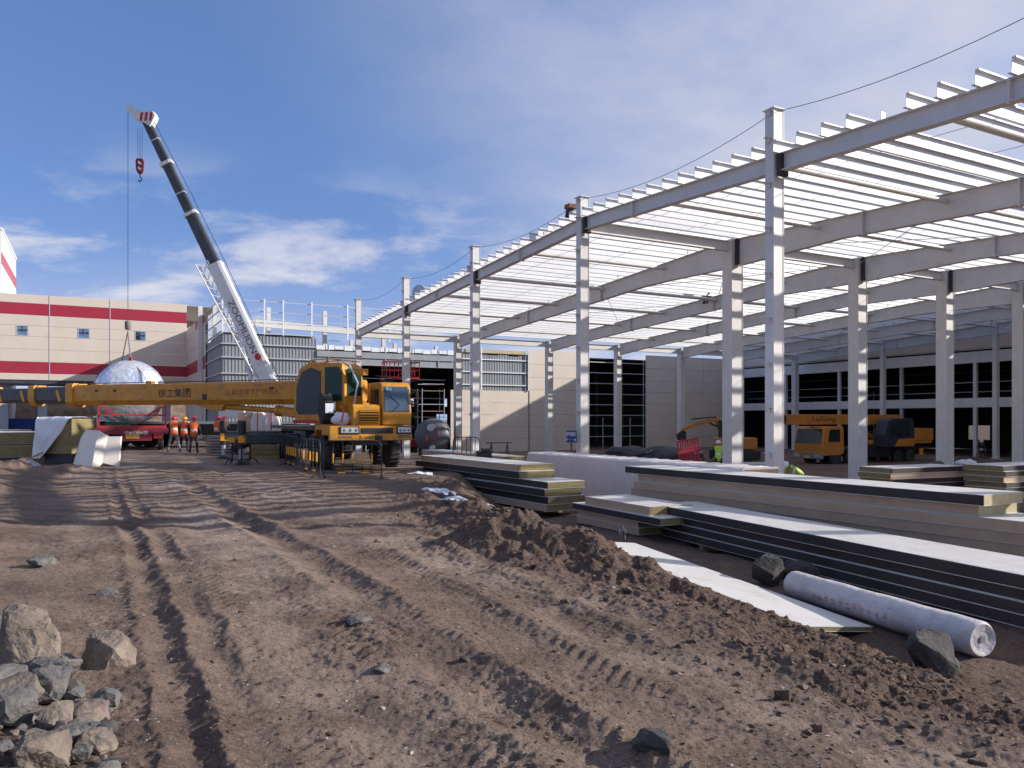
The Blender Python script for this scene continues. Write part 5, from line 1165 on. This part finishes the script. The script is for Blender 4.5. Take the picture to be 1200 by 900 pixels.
# ------------------------------------------------------------------ people
def person(label, loc, rz, pose='stand', vest=hv_o, helm=helr, trous=navy, sleeve=navy, lean=0., armf=.2, spread=.1, twist=0):
    o = thing('person', label, 'person', loc, rz)
    pel = Vector((0,0,.94)); 
    if pose == 'squat': pel = Vector((0,.12,.42))
    if pose == 'sit': pel = Vector((0,0,.5))
    if pose == 'ledge': pel = Vector((0,0,.1))
    Rl = Matrix.Rotation(lean, 3, 'X')       # forward is -y
    up = lambda x,y,z: pel + Rl @ Vector((x,y,z))
    J = {}; 
    J['pel']=(pel,.15,'tr'); J['spine']=(up(0,0,.22),.135,'to'); J['chest']=(up(0,0,.45),.165,'to'); J['neck']=(up(0,-.01,.585),.058,'sk'); J['head']=(up(0,-.03,.69),.092,'sk'); J['htop']=(up(0,-.025,.79),.078,'sk'); J['nose']=(up(0,-.125,.685),.02,'sk')
    E = [('pel','spine'),('spine','chest'),('chest','neck'),('neck','head'),('head','htop'),('head','nose')]
    for sx, n in ((-1,'l'),(1,'r')):
        sh_ = up(sx*.185,0,.50)
        if pose in ('squat','bend','sit'): el = sh_+Vector((sx*.06,-.14,-.24)); wr = el+Vector((-sx*.05,-.2,-.12))
        elif pose == 'point': el = sh_+Vector((sx*.1,-.16,-.2)); wr = el+Vector((-sx*.02,-.24,.03))
        else: el = sh_+Vector((sx*.07,-.02-armf*.3,-.29)); wr = el+Vector((-sx*.02,-.08-armf*.7,-.22))
        J['sh'+n]=(sh_,.075,'sl'); J['el'+n]=(el,.052,'sl'); J['wr'+n]=(wr,.036,'sl')
        hd_ = (wr-el).normalized(); pa = wr+hd_*.075; J['pa'+n]=(pa,.036,'sk')
        E += [('chest','sh'+n),('sh'+n,'el'+n),('el'+n,'wr'+n),('wr'+n,'pa'+n)]
        side = Vector((1,0,0)); side = (side-hd_*side.dot(hd_)).normalized()
        for f in range(5):
            k = 'f%d%s' % (f,n)
            if f == 4: a = wr+hd_*.04-side*sx*.045; b = a+hd_*.04-side*sx*.02
            else: a = pa+hd_*.05+side*((f-1.5)*.02); b = a+hd_*(.03+.008*(f in (1,2)))+Vector((0,.006,-.015))
            J[k+'a']=(a,.0095,'sk'); J[k+'b']=(b,.0085,'sk'); E += [('pa'+n,k+'a'),(k+'a',k+'b')]
        hip = pel+Vector((sx*.095,0,-.05))
        if pose == 'squat': kn = pel+Vector((sx*.17,-.38,.06)); an = pel+Vector((sx*.15,-.14,-.33))
        elif pose == 'sit': kn = pel+Vector((sx*.12,-.42,.02)); an = kn+Vector((0,-.02,-.43))
        elif pose == 'ledge': kn = pel+Vector((sx*.12,-.36,-.02)); an = kn+Vector((0,.06,-.43))
        else: kn = Vector((sx*(.11+spread*.5),-.03-.05*sx*twist,.49)); an = Vector((sx*(.11+spread),.03-.12*sx*twist,.08))
        to = an+Vector((sx*.02,-.15,-.04)); he = an+Vector((0,.04,-.045))
        J['hip'+n]=(hip,.1,'tr'); J['kn'+n]=(kn,.068,'tr'); J['an'+n]=(an,.048,'tr'); J['to'+n]=(to,.038,'bo'); J['he'+n]=(he,.036,'bo')
        E += [('pel','hip'+n),('hip'+n,'kn'+n),('kn'+n,'an'+n),('an'+n,'to'+n),('an'+n,'he'+n)]
    names = list(J); idx = {k:i for i,k in enumerate(names)}
    me = bpy.data.meshes.new('body_skeleton'); me.from_pydata([J[k][0] for k in names], [(idx[a],idx[b]) for a,b in E], [])
    so_ = bpy.data.objects.new('tmp', me); COL.objects.link(so_)
    md = so_.modifiers.new('s','SKIN'); sb = so_.modifiers.new('d','SUBSURF'); sb.levels = 1; sb.render_levels = 1
    for k, i in idx.items():
        v = me.skin_vertices[0].data[i]; r = J[k][1]; v.radius = (r, r*.82 if k in ('chest','spine','pel') else r); v.use_root = (k == 'pel')
    dg = bpy.context.evaluated_depsgraph_get(); bme = bpy.data.meshes.new_from_object(so_.evaluated_get(dg)); bpy.data.objects.remove(so_)
    cls = {'tr':0,'to':1,'sk':2,'sl':3,'bo':4}; bme.materials.clear()
    for mt in (trous, sleeve, skinm, sleeve, blk): bme.materials.append(mt)
    segs = [(J[a][0],J[b][0],J[b][2] if a not in ('pel',) else ('to' if b == 'spine' else 'tr')) for a,b in E]
    tor = []
    for p in bme.polygons:
        c = p.center; best = (9,'to')
        for a, b, k in segs:
            ab = b-a; u = max(0,min(1,(c-a).dot(ab)/max(ab.length_squared,1e-9))); dd_ = (c-(a+ab*u)).length
            if k == 'to' : dd_ -= .06
            if dd_ < best[0]: best = (dd_,k)
        p.material_index = cls[best[1]]; p.use_smooth = True
        if best[1] == 'to' or (best[1] == 'sl' and abs(c.x) < .19): tor.append(p.index)
    bo_ = link('body', bme, o)
    bm = bmesh.new(); bm.from_mesh(bme); bm.faces.ensure_lookup_table(); bm.normal_update()
    keep = set(tor); bmesh.ops.delete(bm, geom=[f for f in bm.faces if f.index not in keep], context='FACES')
    seen = set(); isl = []
    for f0 in bm.faces:
        if f0 in seen: continue
        st = [f0]; cur = []; seen.add(f0)
        while st:
            f1 = st.pop(); cur.append(f1)
            for e1 in f1.edges:
                for f2 in e1.link_faces:
                    if f2 not in seen: seen.add(f2); st.append(f2)
        isl.append(cur)
    isl.sort(key=len); bmesh.ops.delete(bm, geom=[f1 for c_ in isl[:-1] for f1 in c_], context='FACES')
    for v in bm.verts: v.co += v.normal*.018
    ve = bpy.data.meshes.new('vest'); bm.to_mesh(ve); bm.free(); ve.materials.clear(); ve.materials.append(vest); ve.materials.append(refl)
    inv = Rl.inverted()
    for p in ve.polygons:
        q = inv @ (p.center-pel); p.material_index = 1 if .13 < q.z < .2 else 0
    link('vest', ve, o)
    if helm:
        Mh = Matrix.Translation(up(0,-.025,.715)) @ Rl.to_4x4()
        m = MB(); m.lathe([(.15,-.012),(.152,.0),(.132,.01),(.128,.06),(.105,.11),(.06,.145),(.012,.155)], 18, Mh); m.lathe([(.02,-.002),(.08,.012),(.02,.02)], 10, Mh @ Matrix.Translation((0,-.14,0))); m.build('helmet', helm, o, smooth=True)
    else: blob('hair', hairm, o, (.1,.11,.09), 1, .05, 2, False).location = up(0,-.015,.73)
    m = MB()
    for sx in (-1,1): m.lathe([(.002,-.006),(.012,0),(.002,.006)], 8, Matrix.Translation(up(sx*.032,-.115,.70)) @ Matrix.Rotation(R(90),4,'X'))
    m.build('eyes', blk, o)
    return o
def gl(px, Y, z=None): X = (px-600)/F*Y; return (X, Y, gz(X,Y) if z is None else z)
person('worker in orange vest, red helmet and grey trousers leaning on the trailer tail', gl(204,38.6), R(205), 'point', hv_o, helr, greyc, navy, R(14), spread=.16, twist=1)
person('worker in orange vest with yellow helmet standing by the trailer', gl(215.5,39.0), R(175), 'stand', hv_o, hely, navy, navy, R(4), .4)
person('worker in orange vest with red helmet, third of the row by the trailer', gl(227,38.2), R(190), 'stand', hv_o, helr, navy, navy, R(3), .3, .06)
person('worker with red helmet left of the pair behind the grey sheet pile', gl(254,42.0), R(150), 'point', hv_o, helr, navy, navy, R(5))
person('worker in orange vest right of the pair behind the grey sheet pile', gl(262.5,41.4), R(185), 'stand', hv_o, helr, navy, navy, R(3))
person('worker in orange vest and red helmet in front of the dark hall opening', gl(516,52,-.45), R(60), 'stand', hv_o, helr, navy, navy, R(4))
person('worker in green vest standing by the red plastic fence', gl(842,38.3,FLOOR), R(170), 'stand', hv_g, helw, navy, navy, R(8))
person('worker in green vest stooping beside the large gable column', gl(938,27.2,-1.22), R(-70), 'bend', hv_g, helw, greyc, greyc, R(62))
person('silhouetted worker sitting before the bright far opening', gl(1150,57,-1.2), R(-20), 'sit', navy, helw, navy, navy, R(6))  # navy throughout: the backlit silhouette is put into the clothes colour
sx_ = s_on(834, 14.9); person('worker in dark clothes perched on the third rafter under the purlins', W(14.78, sx_, roof(sx_)+.02), A-R(90), 'ledge', navy, None, navy, navy, R(4))
stb = thing('timber_block', 'timber block under the sitting worker', 'timber', tuple(Vector(gl(1150,57,-1.2))+Vector((0,.02,0))), R(-20)); m = MB(); m.b2((-.3,-.15,0),(.3,.3,.36)); m.build('block', wood, stb)

# ------------------------------------------------------------------ rocks
def hull(seed, n=16, sharp=1.0):
    rg_ = random.Random(seed); bm = bmesh.new()
    for _ in range(n):
        v = Vector((rg_.gauss(0,1),rg_.gauss(0,1),rg_.gauss(0,1))).normalized()*rg_.uniform(.8,1.05)
        v = Vector((max(-.8,min(.8,v.x)),max(-.8,min(.8,v.y)),max(-.72,min(.72,v.z)))); bm.verts.new(v)
    bmesh.ops.convex_hull(bm, input=bm.verts); 
    bmesh.ops.delete(bm, geom=[v for v in bm.verts if not v.link_faces], context='VERTS'); return bm
def rock(label, loc, dims, seed, mat, rz=0, tilt=0, det=2, cat='rock', group=None):
    bm = hull(seed, 19)
    bmesh.ops.bevel(bm, geom=list(bm.edges), offset=.05, segments=1, affect='EDGES', clamp_overlap=True)
    bmesh.ops.triangulate(bm, faces=bm.faces); bmesh.ops.subdivide_edges(bm, edges=list(bm.edges), cuts=det, use_grid_fill=True)
    bm.normal_update(); q = Vector((seed*1.3,seed*.7,0))
    for v in bm.verts:
        v.co += v.normal*(.09*mnoise.noise(v.co*2.2+q)+.05*mnoise.noise(v.co*5+q)+.03*mnoise.noise(v.co*12+q)); v.co = Vector((v.co.x*dims[0]/1.6, v.co.y*dims[1]/1.6, v.co.z*dims[2]/1.45))
    me = bpy.data.meshes.new('rock'); bm.to_mesh(me); bm.free(); me.materials.append(rock_m[mat]); smooth_by_angle(me, 28)
    o = link('rock', me, None, loc, (tilt, tilt*.6, rz)); return tag(o, label, cat, group)
def rk(label, px, py, wpx, hpx, mat, seed, zoff=.0, rz=0, tilt=0, dep=1., group=None, det=3):
    d = F*EYE/(py-HOR); X = (px-600)/F*d; w_ = wpx*d/F; h_ = hpx*d/F*1.05; g = gz(X,d)
    return rock(label, (X, d+w_*.2, g+h_*.32+zoff), (w_, w_*dep, h_), seed, mat, rz, tilt, det, group=group)
rk('largest tan boulder of the heap, at the left edge', 10, 798, 98, 80, 'tan', 22, 0, .3, .25)
rk('tan boulder with a bright right face, apart from the heap', 118, 783, 66, 40, 'tan', 4, 0, .5, .1)
rk('tan boulder at the bottom left corner of the heap', 42, 915, 62, 58, 'tan', 12, .0, .4, .2)
rk('grey boulder cut by the left edge of the heap', 8, 862, 60, 38, 'grey', 31, .02, .8, .1)
rk('orange tan stone on the left of the heap', 12, 842, 60, 36, 'tan', 33, .05, .2, .3)
rk('long dark grey slab at the heap centre', 52, 828, 52, 36, 'grey', 35, .03, .5, .2)
rk('dark grey stone behind the heap centre', 58, 805, 60, 28, 'grey', 37, .02, .2, -.2)
rk('blue grey stone at the left edge under the largest boulder', 2, 822, 40, 34, 'grey', 39, .04)
rk('pale stone wedge in the middle of the heap', 63, 866, 40, 34, 'tan', 41, .02, .7, .3)
rk('flat pinkish slab right of the heap middle', 96, 852, 54, 28, 'pink', 43, .0, .9, .2)
rk('flat grey slab low on the right of the heap', 88, 876, 56, 26, 'grey', 45, .0, .4, .2)
rk('pale tan stone at the lower right of the heap', 110, 884, 46, 26, 'tan', 47, .0, .3, .2)
rg3 = random.Random(17)
for i in range(120):
    px = rg3.uniform(-35,128); py = rg3.uniform(776,935)
    if px > 132-max(0,(840-py))*.8: continue
    sz = 9+22*rg3.random()**1.8; mc = rg3.choice(['grey','grey','tan','pink','grey','dark']); rk('small %s angular stone in the heap at lower left' % {'grey':'grey','tan':'tan','pink':'pinkish','dark':'blackish'}[mc], px, py, sz, sz*rg3.uniform(.5,.8), mc, 100+i, rg3.uniform(-.005,.035), rg3.uniform(0,6), rg3.uniform(-.4,.4), group='small %s stones of the heap' % {'grey':'grey','tan':'tan','pink':'pinkish','dark':'blackish'}[mc], det=1)
# single stones on the road and along the stacks
for lab, px, py, w_, h_, mt, sd_ in (('flat grey stone beside the middle ruts', 420, 731, 30, 9, 'grey', 61),('pale grey slab on the left verge', 46, 668, 34, 15, 'grey', 62),('flat grey stone on the left verge below the slab', 122, 701, 26, 9, 'grey', 63),('dark stone at the bottom of the road', 770, 885, 52, 22, 'dark', 64),('small yellow stone on the road near the roll', 943, 784, 12, 7, 'tan', 65),('flat dark stone in the ruts left of the centre', 447, 783, 22, 8, 'grey', 66),('small dark stone under the ridge of the ruts', 545, 770, 14, 8, 'dark', 67),('tiny white stone on the upper road', 198, 684, 5, 4, 'tan', 68)):
    rk(lab, px, py, w_, h_, mt, sd_, -.008, .4, .1, group=None, det=2)
rock('dark boulder leaning against the white roll', (3.98, 7.45, -.66), (.62,.46,.44), 71, 'dark', .4, .1, 3)
rock('dark boulder beyond the far end of the white roll', (3.72, 11.35, -.6), (.52,.42,.46), 72, 'dark', 1.0, .1, 3)
rock('low dark stone right of the far end of the roll', (4.25, 11.6, -.66), (.6,.4,.34), 73, 'dark', .3, 0, 3)
rock('dark stone block under the far corner of the long stack', (3.5, 15.6, -.85), (.4,.4,.3), 74, 'dark', .3, 0, 2)
for i in range(9): rock('dark clod of soil at the right edge beside the roll', (5.0+.22*i+rg3.uniform(-.1,.1), 7.0-.18*i+rg3.uniform(-.2,.2), -.86+.0*i), (.3,.28,.24), 80+i, 'dark', i, .1, 1, group='dark clods beside the roll')

# ------------------------------------------------------------------ scattered gravel, soil clods, litter
def scatter(name, pts, sizes, mats, seed, flat=.65, kind='stuff'):
    base = []
    for k in range(6):
        bm = hull(200+k+seed*10, 9); bmesh.ops.triangulate(bm, faces=bm.faces); bm.verts.ensure_lookup_table(); bm.verts.index_update()
        base.append((np.array([v.co[:] for v in bm.verts]), np.array([[v.index for v in f.verts] for f in bm.faces]))); bm.free()
    rg_ = np.random.RandomState(seed); V = []; Fc = []; MI = []; n0 = 0
    for (x, y, z), s_ in zip(pts, sizes):
        v, f = base[rg_.randint(6)]; a = rg_.rand()*6.28; c, s2 = math.cos(a), math.sin(a); q = v*np.array([1,rg_.uniform(.6,1),flat*rg_.uniform(.6,1.1)])*s_*.5
        q = np.stack([q[:,0]*c-q[:,1]*s2+x, q[:,0]*s2+q[:,1]*c+y, q[:,2]+z], 1); V.append(q); Fc.append(f+n0); n0 += len(v); MI += [rg_.randint(len(mats))]*len(f)
    V = np.concatenate(V); Fc = np.concatenate(Fc); me = bpy.data.meshes.new(name)
    me.from_pydata(V.tolist(), [], Fc.tolist())
    for m_ in mats: me.materials.append(m_)
    me.polygons.foreach_set('material_index', MI); return link(name, me)
rn = np.random.RandomState(9)
def sample(n, r0, r1, amax, keep=None):
    r = 1/(rn.uniform(1/r1, 1/r0, n)); th = np.radians(rn.uniform(-amax, amax, n)); x = r*np.sin(th); y = r*np.cos(th)
    z, t, s_, d, bw, left, rut = ground(x, y); k = np.ones(n, bool) if keep is None else keep(t, s_, d, bw, left)
    return np.stack([x,y,z],1)[k], r[k]
peb = M('pebble_pale', (.42,.37,.325), .9, 0, .3, 9); pebd = M('pebble_dark', (.085,.072,.065), .9, 0, .3, 9)
P1, r1 = sample(30000, 2.6, 18, 38, lambda t,s_,d,bw,l: (rn.rand(len(t)) < .4+.5*l+.3*bw) & (d < 1.0))
tag(scatter('gravel', P1, rn.gamma(1.3, .0055, len(P1))+.003+.0010*r1, [peb,pebd,rock_m['pink'],MATS['soil'],rock_m['grey']], 1), 'fine gravel strewn over the dirt road', 'gravel', kind='stuff')
P2, r2 = sample(15000, 3.5, 22, 36, lambda t,s_,d,bw,l: rn.rand(len(t)) < bw*1.1)
tag(scatter('soil_clods', P2, rn.gamma(1.3, .026, len(P2))+.012, [MATS['soil']], 2, .8), 'crumbly soil clods over the berm', 'soil', kind='stuff')
P3, r3 = sample(9000, 2.6, 34, 38, lambda t,s_,d,bw,l: (rn.rand(len(t)) < .18+.6*l) & (d < .5))
tag(scatter('earth_crumbs', P3, rn.gamma(1.5, .012, len(P3))+.008+.0012*r3, [MATS['soil']], 3, .7), 'loose earth crumbs on the haul road', 'soil', kind='stuff')
